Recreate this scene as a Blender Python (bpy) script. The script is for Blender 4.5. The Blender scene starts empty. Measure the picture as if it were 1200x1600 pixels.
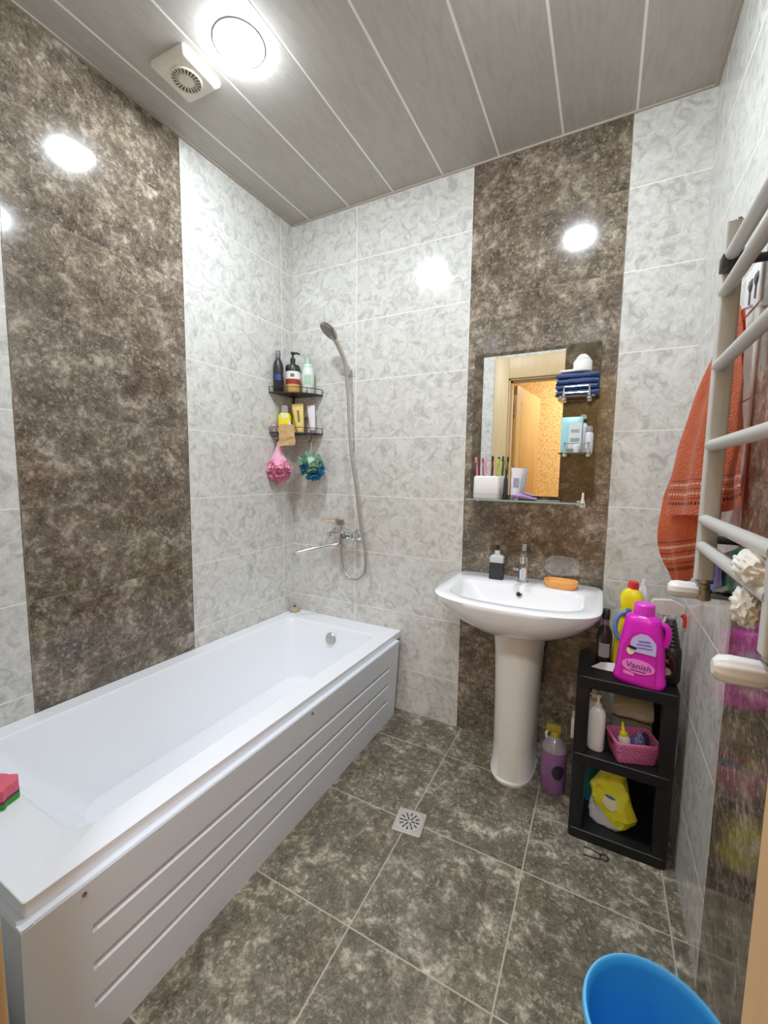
import bpy, bmesh, math, random
from mathutils import Vector, Matrix, noise
random.seed(7)
PI = math.pi
sc = bpy.context.scene
COL = sc.collection

# ------------------------------------------------------------------ room numbers
W, H = 1.871, 2.598            # right wall, ceiling
YN = -1.70                     # near wall inner face
Z0, ROW = 0.2292, 0.30         # first grout line, tile height
CAMP = (1.5984, -1.9075, 1.2592)
YAW, PITCH, ROLL, FPX = 0.4839, -0.0973, 0.0135, 649.5

# ------------------------------------------------------------------ materials
def newmat(name):
    m = bpy.data.materials.new(name); m.use_nodes = True
    nt = m.node_tree
    return m, nt, nt.nodes['Principled BSDF']

def N(nt, typ, **kw):
    n = nt.nodes.new(typ)
    for k, v in kw.items():
        if k == 'inp':
            for kk, vv in v.items(): n.inputs[kk].default_value = vv
        else: setattr(n, k, v)
    return n

def math_(nt, op, a, b=None, c=None):
    n = nt.nodes.new('ShaderNodeMath'); n.operation = op
    for i, v in enumerate((a, b, c)):
        if v is None: continue
        if isinstance(v, (int, float)): n.inputs[i].default_value = v
        else: nt.links.new(v, n.inputs[i])
    return n.outputs[0]

def mixc(nt, fac, a, b):
    n = nt.nodes.new('ShaderNodeMix'); n.data_type = 'RGBA'
    for s, v in ((n.inputs[0], fac), (n.inputs[6], a), (n.inputs[7], b)):
        if isinstance(v, (int, float)): s.default_value = v
        elif isinstance(v, tuple): s.default_value = (*v, 1) if len(v) == 3 else v
        else: nt.links.new(v, s)
    return n.outputs[2]

def ramp(nt, fac, stops):
    n = nt.nodes.new('ShaderNodeValToRGB'); nt.links.new(fac, n.inputs[0])
    e = n.color_ramp.elements
    while len(e) < len(stops): e.new(0.5)
    for el, (p, c) in zip(e, stops):
        el.position = p; el.color = (*c, 1) if len(c) == 3 else c
    return n.outputs[0]

def lin(r, g, b):
    f = lambda c: ((c/255 + .055)/1.055)**2.4 if c/255 > .04045 else c/255/12.92
    return (f(r), f(g), f(b))

def plain(name, rgb, rough=.4, metal=0, var=.06, scale=40, bump=0, spec=.5, alpha=1, trans=0, coat=0, sss=0):
    """principled with a faint procedural mottling"""
    m, nt, b = newmat(name)
    tc = N(nt, 'ShaderNodeTexCoord')
    nz = N(nt, 'ShaderNodeTexNoise', inp={'Scale': scale, 'Detail': 4.0})
    nt.links.new(tc.outputs['Object'], nz.inputs['Vector'])
    lo = tuple(c*(1-var) for c in rgb); hi = tuple(min(1, c*(1+var)) for c in rgb)
    nt.links.new(mixc(nt, nz.outputs[0], lo, hi), b.inputs['Base Color'])
    b.inputs['Roughness'].default_value = rough
    b.inputs['Metallic'].default_value = metal
    b.inputs['Specular IOR Level'].default_value = spec
    b.inputs['Transmission Weight'].default_value = trans
    b.inputs['Alpha'].default_value = alpha
    b.inputs['Coat Weight'].default_value = coat
    if bump:
        bp = N(nt, 'ShaderNodeBump', inp={'Strength': bump, 'Distance': .01})
        nt.links.new(nz.outputs[0], bp.inputs['Height']); nt.links.new(bp.outputs[0], b.inputs['Normal'])
    return m

def grout_mask(nt, pos, axis, off, per, z0, rowh, wid):
    """1 on grout lines; pos = separate xyz outputs; also returns tile id vector"""
    u = pos[axis]
    a = math_(nt, 'DIVIDE', math_(nt, 'SUBTRACT', u, off), per)
    bz = math_(nt, 'DIVIDE', math_(nt, 'SUBTRACT', pos[2] if axis != 'xy' else pos[1], z0), rowh)
    fa = math_(nt, 'ABSOLUTE', math_(nt, 'SUBTRACT', math_(nt, 'FRACT', a), .5))
    fb = math_(nt, 'ABSOLUTE', math_(nt, 'SUBTRACT', math_(nt, 'FRACT', bz), .5))
    ga = math_(nt, 'GREATER_THAN', fa, .5 - wid/per)
    gb = math_(nt, 'GREATER_THAN', fb, .5 - wid/rowh)
    g = math_(nt, 'MAXIMUM', ga, gb)
    cid = N(nt, 'ShaderNodeCombineXYZ')
    nt.links.new(math_(nt, 'FLOOR', a), cid.inputs[0]); nt.links.new(math_(nt, 'FLOOR', bz), cid.inputs[1])
    wn = N(nt, 'ShaderNodeTexWhiteNoise'); nt.links.new(cid.outputs[0], wn.inputs['Vector'])
    return g, wn

def marble(name, axis, off, kind, per=.6, z0=Z0, rowh=ROW):
    m, nt, b = newmat(name)
    geo = N(nt, 'ShaderNodeNewGeometry')
    sep = N(nt, 'ShaderNodeSeparateXYZ'); nt.links.new(geo.outputs['Position'], sep.inputs[0])
    pos = {0: sep.outputs[0], 1: sep.outputs[1], 2: sep.outputs[2]}
    if kind == 'floor':
        pos = {0: sep.outputs[0], 2: sep.outputs[1]}
    g, wn = grout_mask(nt, pos, axis, off, per, z0, rowh, .0021 if kind == 'white' else (.0012 if kind == 'brown' else .0022))
    # offset the pattern per tile
    sc_ = N(nt, 'ShaderNodeVectorMath', operation='SCALE'); sc_.inputs[3].default_value = 7.0
    nt.links.new(wn.outputs['Color'], sc_.inputs[0])
    ad = N(nt, 'ShaderNodeVectorMath', operation='ADD')
    nt.links.new(geo.outputs['Position'], ad.inputs[0]); nt.links.new(sc_.outputs[0], ad.inputs[1])
    V = ad.outputs[0]
    def nz(scale, det=8, rough=.6, dist=0.):
        n = N(nt, 'ShaderNodeTexNoise', inp={'Scale': scale, 'Detail': det, 'Roughness': rough, 'Distortion': dist})
        nt.links.new(V, n.inputs['Vector']); return n.outputs[0]
    if kind == 'white':
        c1 = ramp(nt, nz(22, 8, .62, 1.2), [(.34, lin(176, 174, 168)), (.47, lin(206, 204, 198)), (.56, lin(216, 215, 209)), (.68, lin(224, 223, 218))])
        v = ramp(nt, nz(46, 5, .6, 2.2), [(.40, (1, 1, 1)), (.5, (0, 0, 0)), (.56, (1, 1, 1))])
        bw = N(nt, 'ShaderNodeRGBToBW'); nt.links.new(v, bw.inputs[0])
        base = mixc(nt, math_(nt, 'MULTIPLY', math_(nt, 'SUBTRACT', 1, bw.outputs[0]), .30), c1, lin(172, 170, 163))
        gro = lin(240, 236, 224); rough = .13
    else:
        if kind == 'brown':
            st = [(.22, lin(60, 50, 42)), (.42, lin(88, 76, 65)), (.54, lin(114, 101, 88)), (.64, lin(156, 144, 130)), (.80, lin(208, 199, 186))]
            rough = .10; gro = lin(120, 104, 84)
        else:
            st = [(.20, lin(70, 66, 57)), (.42, lin(90, 85, 73)), (.54, lin(110, 104, 90)), (.64, lin(156, 149, 134)), (.80, lin(218, 210, 196))]
            rough = .30; gro = lin(178, 170, 154)
        f = math_(nt, 'ADD', math_(nt, 'MULTIPLY', nz(10, 4, .55, .5), .44), math_(nt, 'MULTIPLY', nz(38, 8, .70, .35), .56))
        f = math_(nt, 'ADD', math_(nt, 'MULTIPLY', math_(nt, 'SUBTRACT', f, .5), 1.6 if kind == 'brown' else 1.75), .5)
        c1 = ramp(nt, f, st)
        big = nz(3.2, 3, .5, .4)
        tint = ramp(nt, big, [(.38, (.72, .68, .62)), (.5, (.86, .85, .83)), (.62, (.88, .87, .78))] if kind == 'brown' else [(.38, (.78, .75, .68)), (.5, (.94, .94, .92)), (.62, (.95, .96, .85))])
        mu = N(nt, 'ShaderNodeMix', data_type='RGBA', blend_type='MULTIPLY'); mu.inputs[0].default_value = 1
        # pale crumbs scattered in clusters
        vo = N(nt, 'ShaderNodeTexVoronoi', inp={'Scale': 84., 'Randomness': 1.}); 
        wob = N(nt, 'ShaderNodeVectorMath', operation='ADD'); nt.links.new(V, wob.inputs[0])
        nw = N(nt, 'ShaderNodeTexNoise', inp={'Scale': 70., 'Detail': 3.}); nt.links.new(V, nw.inputs['Vector'])
        ws = N(nt, 'ShaderNodeVectorMath', operation='SCALE'); ws.inputs[3].default_value = .030; nt.links.new(nw.outputs['Color'], ws.inputs[0]); nt.links.new(ws.outputs[0], wob.inputs[1])
        nt.links.new(wob.outputs[0], vo.inputs['Vector'])
        vs = N(nt, 'ShaderNodeSeparateColor'); nt.links.new(vo.outputs['Color'], vs.inputs[0])
        pick = math_(nt, 'GREATER_THAN', math_(nt, 'ADD', vs.outputs[0], math_(nt, 'MULTIPLY', math_(nt, 'SUBTRACT', nz(7, 3, .5, 0), .5), 1.6)), .80)
        soft = math_(nt, 'SUBTRACT', 1.0, math_(nt, 'MULTIPLY', vo.outputs['Distance'], 1.5)); soft = math_(nt, 'MAXIMUM', soft, 0)
        c1 = mixc(nt, math_(nt, 'MULTIPLY', math_(nt, 'MULTIPLY', pick, soft), .52), c1, lin(206, 196, 180))
        nt.links.new(c1, mu.inputs[6]); nt.links.new(tint, mu.inputs[7])
        v = ramp(nt, nz(19, 6, .7, 3.2), [(.475, (0, 0, 0)), (.5, (1, 1, 1)), (.525, (0, 0, 0))])
        bw = N(nt, 'ShaderNodeRGBToBW'); nt.links.new(v, bw.inputs[0])
        base = mixc(nt, math_(nt, 'MULTIPLY', bw.outputs[0], .33), mu.outputs[2], lin(190, 178, 160))
    nt.links.new(mixc(nt, math_(nt, 'MULTIPLY', g, .85 if kind != 'brown' else .55), base, gro), b.inputs['Base Color'])
    rr = math_(nt, 'ADD', rough, math_(nt, 'MULTIPLY', g, .5)); nt.links.new(rr, b.inputs['Roughness'])
    b.inputs['Specular IOR Level'].default_value = .55 if kind != 'floor' else .4
    bp = N(nt, 'ShaderNodeBump', inp={'Strength': .5, 'Distance': .002}); bp.invert = True
    nt.links.new(g, bp.inputs['Height']); nt.links.new(bp.outputs[0], b.inputs['Normal'])
    return m

MB_W = marble('tile_white_back', 0, .4198, 'white'); MB_B = marble('tile_brown_back', 0, .4198, 'brown')
ML_W = marble('tile_white_left', 1, -.093, 'white'); ML_B = marble('tile_brown_left', 1, -.093, 'brown')
MR_W = marble('tile_white_right', 1, -.135, 'white'); MR_B = marble('tile_brown_right', 1, -.135, 'brown')
M_FLOOR = marble('tile_floor', 0, 1.044, 'floor', .395, -.228, .40)

def ceiling_mat():
    m, nt, b = newmat('ceiling_panel')
    tc = N(nt, 'ShaderNodeNewGeometry')
    mp = N(nt, 'ShaderNodeMapping'); mp.inputs['Scale'].default_value = (26, 5, 1); mp.inputs['Rotation'].default_value = (0, 0, .35)
    nt.links.new(tc.outputs['Position'], mp.inputs[0])
    nz = N(nt, 'ShaderNodeTexNoise', inp={'Scale': 1.3, 'Detail': 7., 'Distortion': 1.6}); nt.links.new(mp.outputs[0], nz.inputs['Vector'])
    c = ramp(nt, nz.outputs[0], [(.3, lin(170, 166, 157)), (.5, lin(178, 173, 165)), (.7, lin(183, 178, 170))])
    nt.links.new(c, b.inputs['Base Color']); b.inputs['Roughness'].default_value = .38; b.inputs['Specular IOR Level'].default_value = .35
    return m
M_CEIL = ceiling_mat()
M_SEAM = plain('ceiling_seam', (.93, .90, .86), .5)
M_SEAMD = plain('ceiling_trim', lin(172, 160, 146), .5)

def wallpaper():
    m, nt, b = newmat('yellow_wallpaper')
    tc = N(nt, 'ShaderNodeNewGeometry')
    vo = N(nt, 'ShaderNodeTexVoronoi', inp={'Scale': 42.}); nt.links.new(tc.outputs['Position'], vo.inputs['Vector'])
    c = ramp(nt, vo.outputs[0], [(.2, lin(252, 216, 140)), (.5, lin(246, 202, 118)), (.7, lin(230, 178, 98))])
    nt.links.new(c, b.inputs['Base Color']); b.inputs['Roughness'].default_value = .7
    return m
M_PAPER = wallpaper()

def woodmat(name, c0, c1, sc_=3):
    m, nt, b = newmat(name)
    tc = N(nt, 'ShaderNodeNewGeometry')
    mp = N(nt, 'ShaderNodeMapping'); mp.inputs['Scale'].default_value = (18, 18, 1.2)
    nt.links.new(tc.outputs['Position'], mp.inputs[0])
    nz = N(nt, 'ShaderNodeTexNoise', inp={'Scale': sc_, 'Detail': 6., 'Distortion': .6}); nt.links.new(mp.outputs[0], nz.inputs['Vector'])
    nt.links.new(mixc(nt, nz.outputs[0], c0, c1), b.inputs['Base Color']); b.inputs['Roughness'].default_value = .42
    return m
M_FRAME = woodmat('beige_door_frame', lin(196, 166, 118), lin(214, 186, 140))
M_LEAF = woodmat('golden_door_leaf', lin(176, 136, 72), lin(206, 168, 100))

M_ACRYL = plain('white_acrylic', (.86, .88, .92), .22, var=.01, coat=.3)
M_APRON = plain('apron_plastic', (.71, .76, .83), .42, var=.02, bump=.02, scale=200)
M_CERAM = plain('white_ceramic', (.88, .88, .90), .14, var=.01, coat=.4)
M_PEDE = plain('pedestal_ceramic', (.85, .84, .79), .2, var=.02, coat=.2)
M_CHROME = plain('chrome', (.72, .72, .72), .12, 1, var=.02)
M_STEEL = plain('brushed_steel', (.52, .50, .47), .3, 1, var=.05)
M_DCHROME = plain('dark_chrome', (.36, .34, .32), .25, 1, var=.05)
M_RAIL = plain('satin_grey_enamel', lin(192, 190, 184), .38, var=.02)
M_BLACK = plain('black_plastic', (.012, .012, .013), .38, var=.1)
M_SHELF = plain('black_shelf_plastic', (.005, .005, .006), .45, var=.3, scale=20, bump=.05, spec=.35)
M_WIRE = plain('black_wire', (.01, .01, .01), .4)
M_WHITE = plain('white_plastic', lin(232, 231, 228), .35, var=.02)
M_CREAM = plain('cream_plastic', lin(222, 214, 196), .4, var=.03)
M_DARK = plain('dark_void', (.006, .006, .006), .8)
M_RED = plain('red_plastic', lin(206, 44, 44), .35)
M_YEL = plain('yellow_plastic', lin(238, 218, 18), .3)
M_BLUE = plain('blue_plastic', lin(62, 96, 168), .3)
M_GLASS = plain('clear_glass', (.85, .93, .90), .03, trans=1.0, var=.01)
M_PLASCLR = plain('clear_plastic', (.92, .92, .90), .12, trans=.75, var=.01)
M_SMOKE = plain('smoked_glass', (.10, .08, .07), .04, var=.1)

def emit(name, rgb, s):
    m, nt, b = newmat(name)
    b.inputs['Base Color'].default_value = (*rgb, 1)
    b.inputs['Emission Color'].default_value = (*rgb, 1); b.inputs['Emission Strength'].default_value = s
    return m
LAMP_W = 335.0
M_LAMP = emit('lamp_diffuser', (.845, .925, 1.0), LAMP_W)

def mirror_mat():
    m, nt, b = newmat('mirror_silver')
    nz = N(nt, 'ShaderNodeTexNoise', inp={'Scale': 3.})
    nt.links.new(mixc(nt, nz.outputs[0], (.90, .91, .90), (.93, .93, .92)), b.inputs['Base Color'])
    b.inputs['Metallic'].default_value = 1; b.inputs['Roughness'].default_value = .0
    return m
M_MIRROR = mirror_mat()

def towel_mat():
    m, nt, b = newmat('terracotta_terry')
    uv = N(nt, 'ShaderNodeUVMap'); sep = N(nt, 'ShaderNodeSeparateXYZ'); nt.links.new(uv.outputs[0], sep.inputs[0])
    u, v = sep.outputs[0], sep.outputs[1]
    tc = N(nt, 'ShaderNodeTexCoord')
    nz = N(nt, 'ShaderNodeTexNoise', inp={'Scale': 190., 'Detail': 3.}); nt.links.new(tc.outputs['Object'], nz.inputs['Vector'])
    nb = N(nt, 'ShaderNodeTexNoise', inp={'Scale': 18., 'Detail': 4.}); nt.links.new(tc.outputs['Object'], nb.inputs['Vector'])
    base = mixc(nt, math_(nt, 'ADD', math_(nt, 'MULTIPLY', nz.outputs[0], .5), math_(nt, 'MULTIPLY', nb.outputs[0], .5)), lin(204, 76, 34), lin(252, 140, 84))
    def band(c, w): return math_(nt, 'LESS_THAN', math_(nt, 'ABSOLUTE', math_(nt, 'SUBTRACT', v, c)), w)
    dash = math_(nt, 'GREATER_THAN', math_(nt, 'FRACT', math_(nt, 'MULTIPLY', u, 40.)), .42)
    wl = math_(nt, 'MULTIPLY', math_(nt, 'MAXIMUM', band(.815, .006), band(.872, .006)), dash)
    dl = math_(nt, 'MULTIPLY', band(.93, .009), dash)
    fl = math_(nt, 'MAXIMUM', band(.79, .004), math_(nt, 'MAXIMUM', band(.845, .004), band(.90, .004)))
    c = mixc(nt, math_(nt, 'MULTIPLY', fl, .6), base, lin(128, 36, 20))
    c = mixc(nt, dl, c, lin(70, 24, 16))
    c = mixc(nt, wl, c, lin(252, 230, 208))
    c = mixc(nt, math_(nt, 'MULTIPLY', band(.972, .022), .55), c, lin(226, 128, 98))
    nt.links.new(c, b.inputs['Base Color']); b.inputs['Roughness'].default_value = .95
    b.inputs['Sheen Weight'].default_value = .3
    bp = N(nt, 'ShaderNodeBump', inp={'Strength': .9, 'Distance': .006}); nt.links.new(nz.outputs[0], bp.inputs['Height']); nt.links.new(bp.outputs[0], b.inputs['Normal'])
    return m
M_TOWEL = towel_mat()

def cloth(name, rgb, bump=.3, scale=120, var=.15):
    return plain(name, rgb, .9, var=var, scale=scale, bump=bump)

# ------------------------------------------------------------------ mesh helpers
def obj(name, bm, mat, parent=None, smooth=True, angle=40):
    me = bpy.data.meshes.new(name)
    bmesh.ops.recalc_face_normals(bm, faces=bm.faces[:])
    bm.to_mesh(me); bm.free()
    mats = mat if isinstance(mat, (list, tuple)) else [mat]
    for m in mats: me.materials.append(m)
    if smooth:
        for p in me.polygons: p.use_smooth = True
        me.set_sharp_from_angle(angle=math.radians(angle))
    o = bpy.data.objects.new(name, me); COL.objects.link(o)
    if parent: o.parent = parent
    return o

def tag(o, label, cat, group=None):
    o['label'] = label; o['category'] = cat
    if group: o['group'] = group
    return o

def thing(name, label, cat, loc=(0, 0, 0), rz=0, group=None, rot=None):
    o = bpy.data.objects.new(name, None); COL.objects.link(o)
    o.empty_display_size = .05
    o.location = loc; o.rotation_euler = rot if rot else (0, 0, rz)
    return tag(o, label, cat, group)

def struct(o): o['kind'] = 'structure'; return o

def box(bm, x0, x1, y0, y1, z0, z1, bev=0, mi=0, seg=2):
    vs = [bm.verts.new(p) for p in ((x0,y0,z0),(x1,y0,z0),(x1,y1,z0),(x0,y1,z0),(x0,y0,z1),(x1,y0,z1),(x1,y1,z1),(x0,y1,z1))]
    fs = [bm.faces.new([vs[i] for i in f]) for f in ((3,2,1,0),(4,5,6,7),(0,1,5,4),(1,2,6,5),(2,3,7,6),(3,0,4,7))]
    for f in fs: f.material_index = mi
    if bev:
        es = list({e for f in fs for e in f.edges})
        r = bmesh.ops.bevel(bm, geom=es, offset=bev, segments=seg, profile=.5, affect='EDGES')
        for f in r['faces']: f.material_index = mi
    return fs

def loft(bm, rings, cap0=True, cap1=True, closed=True, mi=0):
    vr = [[bm.verts.new(p) for p in r] for r in rings]
    n = len(vr[0])
    for a, b in zip(vr, vr[1:]):
        for i in range(n if closed else n-1):
            j = (i+1) % n
            f = bm.faces.new((a[i], a[j], b[j], b[i])); f.material_index = mi
    if cap0: bm.faces.new(vr[0][::-1]).material_index = mi
    if cap1: bm.faces.new(vr[-1]).material_index = mi
    return vr

def circ(cx, cy, z, rx, ry=None, n=24, p=2.0):
    """super-ellipse ring; p>2 squarer"""
    ry = rx if ry is None else ry
    out = []
    for i in range(n):
        t = 2*PI*i/n; c, s = math.cos(t), math.sin(t)
        out.append((cx + rx*math.copysign(abs(c)**(2/p), c), cy + ry*math.copysign(abs(s)**(2/p), s), z))
    return out

def lathe(bm, prof, n=24, cx=0, cy=0, sy=1.0, p=2.0, mi=0, cap0=True, cap1=True):
    """prof: (r, z)"""
    return loft(bm, [circ(cx, cy, z, max(r, 1e-4), max(r, 1e-4)*sy, n, p) for r, z in prof], cap0, cap1, mi=mi)

def rrect(x0, x1, y0, y1, r, z, k=6):
    pts = []
    for (cx, cy, a0) in ((x1-r, y1-r, 0), (x0+r, y1-r, 90), (x0+r, y0+r, 180), (x1-r, y0+r, 270)):
        for i in range(k+1):
            a = math.radians(a0 + 90*i/k); pts.append((cx + r*math.cos(a), cy + r*math.sin(a), z))
    return pts

def tube(bm, pts, r, n=12, cap=True, mi=0):
    pts = [Vector(p) for p in pts]
    rs = r if isinstance(r, (list, tuple)) else [r]*len(pts)
    rings = []; up = None
    for i, p in enumerate(pts):
        d = (pts[min(i+1, len(pts)-1)] - pts[max(i-1, 0)]).normalized()
        if up is None:
            up = Vector((0, 0, 1)) if abs(d.z) < .9 else Vector((1, 0, 0))
        s = d.cross(up).normalized(); up = s.cross(d).normalized()
        rings.append([tuple(p + (s*math.cos(2*PI*k/n) + up*math.sin(2*PI*k/n))*rs[i]) for k in range(n)])
    return loft(bm, rings, cap, cap, mi=mi)

def spline(ctrl, n=8):
    """catmull-rom through control points"""
    P = [Vector(c) for c in ctrl]; P = [P[0]*2-P[1]] + P + [P[-1]*2-P[-2]]
    out = []
    for i in range(1, len(P)-2):
        for k in range(n):
            t = k/n; a, b, c, d = P[i-1], P[i], P[i+1], P[i+2]
            out.append(.5*((2*b) + (c-a)*t + (2*a-5*b+4*c-d)*t*t + (3*b-a-3*c+d)*t**3))
    out.append(P[-2]); return out

def disp(bm, amp, freq, seed=0, amp2=0):
    for v in bm.verts:
        p = v.co*freq + Vector((seed, seed*1.7, 0))
        v.co += noise.noise_vector(p)*amp + (noise.noise_vector(p*2.7)*amp2 if amp2 else Vector())

def xf(bm, M):
    bmesh.ops.transform(bm, matrix=M, verts=bm.verts[:])

def tubeobj(name, pts, r, mat, parent=None, n=12):
    bm = bmesh.new(); tube(bm, pts, r, n); return obj(name, bm, mat, parent)

def textmesh(body, size, mat, parent, name='lettering', loc=(0, 0, 0), rot=(PI/2, 0, 0), ext=.0003, shear=0, align='CENTER', sx=1.0):
    cu = bpy.data.curves.new(name, 'FONT'); cu.body = body; cu.size = size; cu.extrude = ext; cu.shear = shear
    cu.align_x = align; cu.align_y = 'CENTER'
    t = bpy.data.objects.new(name + '_src', cu)
    me = bpy.data.meshes.new_from_object(t)
    bpy.data.objects.remove(t); bpy.data.curves.remove(cu)
    me.materials.append(mat); me.name = name
    o = bpy.data.objects.new(name, me); COL.objects.link(o)
    o.parent = parent; o.location = loc; o.rotation_euler = rot; o.scale = (sx, 1, 1)
    return o

def patch(name, w, h, mat, parent, loc, rot=(PI/2, 0, 0), shape='rect', curve=0.0, n=12):
    """thin label sheet in local xy, bent round its vertical axis with radius curve"""
    bm = bmesh.new()
    nx, ny = 10, 6
    vs = [[None]*(ny+1) for _ in range(nx+1)]
    for i in range(nx+1):
        for j in range(ny+1):
            a, b = -1+2*i/nx, -1+2*j/ny
            if shape == 'oval':   # squircle disc mapping
                x, y = a*math.sqrt(1-b*b/2), b*math.sqrt(1-a*a/2)
            elif shape == 'arch':
                y = b; x = a*(1 if b < 0 else (1-.75*b*b))
            else: x, y = a, b
            X, Y = x*w/2, y*h/2
            z = -(curve - math.sqrt(max(0, curve*curve - X*X))) if curve else 0
            vs[i][j] = bm.verts.new((X, Y, z))
    for i in range(nx):
        for j in range(ny): bm.faces.new((vs[i][j], vs[i+1][j], vs[i+1][j+1], vs[i][j+1]))
    o = obj(name, bm, mat, parent); o.location = loc; o.rotation_euler = rot
    return o

# ================================================================== SETTING
def wall_strips(name, segs, fn):
    """segs: (a0, a1, mat_index); fn(a,b) -> box extents"""
    bm = bmesh.new()
    for a, b, mi in segs: box(bm, *fn(a, b), mi=mi)
    return bm
T = .12
bm = wall_strips('b', [(-T, 1.0198, 0), (1.0198, 1.622, 1), (1.622, W+T, 0)], lambda a, b: (a, b, 0, T, -.05, H+.1))
struct(obj('wall_back', bm, [MB_W, MB_B], smooth=False))
bm = wall_strips('l', [(YN-T, -1.297, 0), (-1.297, -.6926, 1), (-.6926, 0, 0)], lambda a, b: (-T, 0, a, b, -.05, H+.1))
struct(obj('wall_left', bm, [ML_W, ML_B], smooth=False))
bm = wall_strips('r', [(YN-T, -1.335, 0), (-1.335, -.735, 1), (-.735, 0, 0)], lambda a, b: (W, W+T, a, b, -.05, H+.1))
struct(obj('wall_right', bm, [MR_W, MR_B], smooth=False))
DX0, DX1, DZ = .862, 1.675, 2.03
bm = bmesh.new()
box(bm, 0, DX0, YN-T, YN, -.05, H+.1); box(bm, DX1, W, YN-T, YN, -.05, H+.1); box(bm, DX0, DX1, YN-T, YN, DZ, H+.1)
struct(obj('wall_front', bm, marble('tile_white_front', 0, .18, 'white'), smooth=False))
bm = bmesh.new(); box(bm, -T, W+T, YN-T, T, -.06, 0)
struct(obj('floor', bm, M_FLOOR, smooth=False))
# ceiling: PVC panels running front to back with pale joints
bm = bmesh.new()
x = .121 - .2515
while x < W:
    a, b = max(x+.003, 0), min(x+.2515-.003, W)
    if b > a: box(bm, a, b, YN, 0, H, H+.02, bev=.0015, seg=1)
    x += .2515
box(bm, 0, W, YN, 0, H+.0004, H+.06, mi=1)
struct(obj('ceiling', bm, [M_CEIL, M_SEAM], smooth=False))
bm = bmesh.new(); box(bm, .012, W-.012, -.006, -.0005, H-.008, H)
struct(obj('trim_1', bm, M_SEAMD, smooth=False))
bm = bmesh.new(); box(bm, W-.012, W-.0005, YN, -.0005, H-.008, H)
struct(obj('trim_2', bm, M_SEAMD, smooth=False))
bm = bmesh.new(); box(bm, .0005, .012, YN, -.0005, H-.005, H)
struct(obj('trim_3', bm, M_SEAMD, smooth=False))

# door: frame, leaf opened into the hall
door = bpy.data.objects.new('door_1', None); COL.objects.link(door); struct(door)
door.location = (DX0, YN, 0)
def D(bm): xf(bm, Matrix.Translation((-DX0, -YN, 0))); return bm
bm = bmesh.new(); e = .018
for y0, y1 in ((YN, YN+e), (YN-T-e, YN-T)):
    box(bm, DX0-.115, DX0, y0, y1, 0, DZ+.17, bev=.004); box(bm, DX1, DX1+.115, y0, y1, 0, DZ+.17, bev=.004)
    box(bm, DX0, DX1, y0, y1, DZ, DZ+.17, bev=.004)
obj('casing', D(bm), M_FRAME, door)
bm = bmesh.new()
box(bm, DX0-.001, DX0+.012, YN-T, YN+.001, 0, DZ); box(bm, DX1-.012, DX1+.001, YN-T, YN+.001, 0, DZ); box(bm, DX0, DX1, YN-T, YN+.001, DZ-.012, DZ+.001)
box(bm, DX0+.012, DX0+.027, YN-.075, YN-.03, 0, DZ-.012); box(bm, DX0+.012, DX1-.012, YN-.075, YN-.03, DZ-.027, DZ-.012)
obj('jamb', D(bm), M_FRAME, door)
bm = bmesh.new(); box(bm, 0, .74, -.038, 0, .006, DZ-.03, bev=.003)
for z0, z1 in ((.12, .85), (1.0, 1.88)): box(bm, .12, .62, -.0015, .002, z0, z1, bev=.002)
leaf = obj('door_leaf', bm, M_LEAF, door); leaf.location = (.045, -T-.02, 0); leaf.rotation_euler = (0, 0, math.radians(-83))
for z in (.3, 1.05, 1.8):
    bm = bmesh.new(); lathe(bm, [(.008, z-.05), (.008, z+.05)], 12); h = obj('hinge', bm, M_DCHROME, door); h.location = (.028, -T-.005, 0)
bm = bmesh.new(); tube(bm, [(.68, .0, 1.0), (.68, .05, 1.0), (.57, .055, 1.0)], .008); obj('door_handle', bm, M_CHROME, leaf)
# hall beyond
HX0, HX1, HY = .1, 2.7, -3.25
bm = bmesh.new()
box(bm, HX0-.1, HX1+.1, HY-.1, HY, 0, H)
struct(obj('wall_hall_far', bm, M_PAPER, smooth=False))
bm = bmesh.new(); box(bm, HX0-.1, HX0, HY, YN-T, 0, H)
struct(obj('wall_hall_left', bm, M_PAPER, smooth=False))
bm = bmesh.new(); box(bm, HX1, HX1+.1, HY, YN-T, 0, H)
struct(obj('wall_hall_right', bm, M_PAPER, smooth=False))
bm = bmesh.new(); box(bm, W+T, HX1, YN-T, YN-T+.1, 0, H)
struct(obj('wall_hall_near', bm, M_PAPER, smooth=False))
bm = bmesh.new(); box(bm, HX0-.1, HX1+.1, HY-.1, YN-T, -.06, 0)
struct(obj('floor_hall', bm, woodmat('hall_laminate', lin(120, 84, 50), lin(150, 108, 68)), smooth=False))
bm = bmesh.new(); box(bm, HX0-.1, HX1+.1, HY-.1, YN-T, H, H+.06)
struct(obj('ceiling_hall', bm, plain('hall_ceiling', (.8, .78, .72), .8), smooth=False))

# ================================================================== CEILING FITTINGS
def downlight(x, y, label):
    t = thing('recessed_ceiling_light', label, 'ceiling light', (x, y, H), 0, 'recessed ceiling lights')
    bm = bmesh.new(); lathe(bm, [(.078, 0), (.078, -.0022), (.074, -.003), (.066, -.003), (.064, -.0022), (.064, 0)], 40, cap0=False, cap1=False)
    obj('trim_ring', bm, M_WHITE, t)
    bm = bmesh.new(); lathe(bm, [(.0001, -.026), (.025, -.0245), (.048, -.019), (.062, -.011), (.0675, -.0028)], 40, cap0=False, cap1=False)
    obj('diffuser', bm, M_LAMP, t)
downlight(.500, -.845, 'round glowing ceiling light beside the extractor fan')
downlight(1.400, -.810, 'round glowing ceiling light on the basin side, seen only as reflections')

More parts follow.
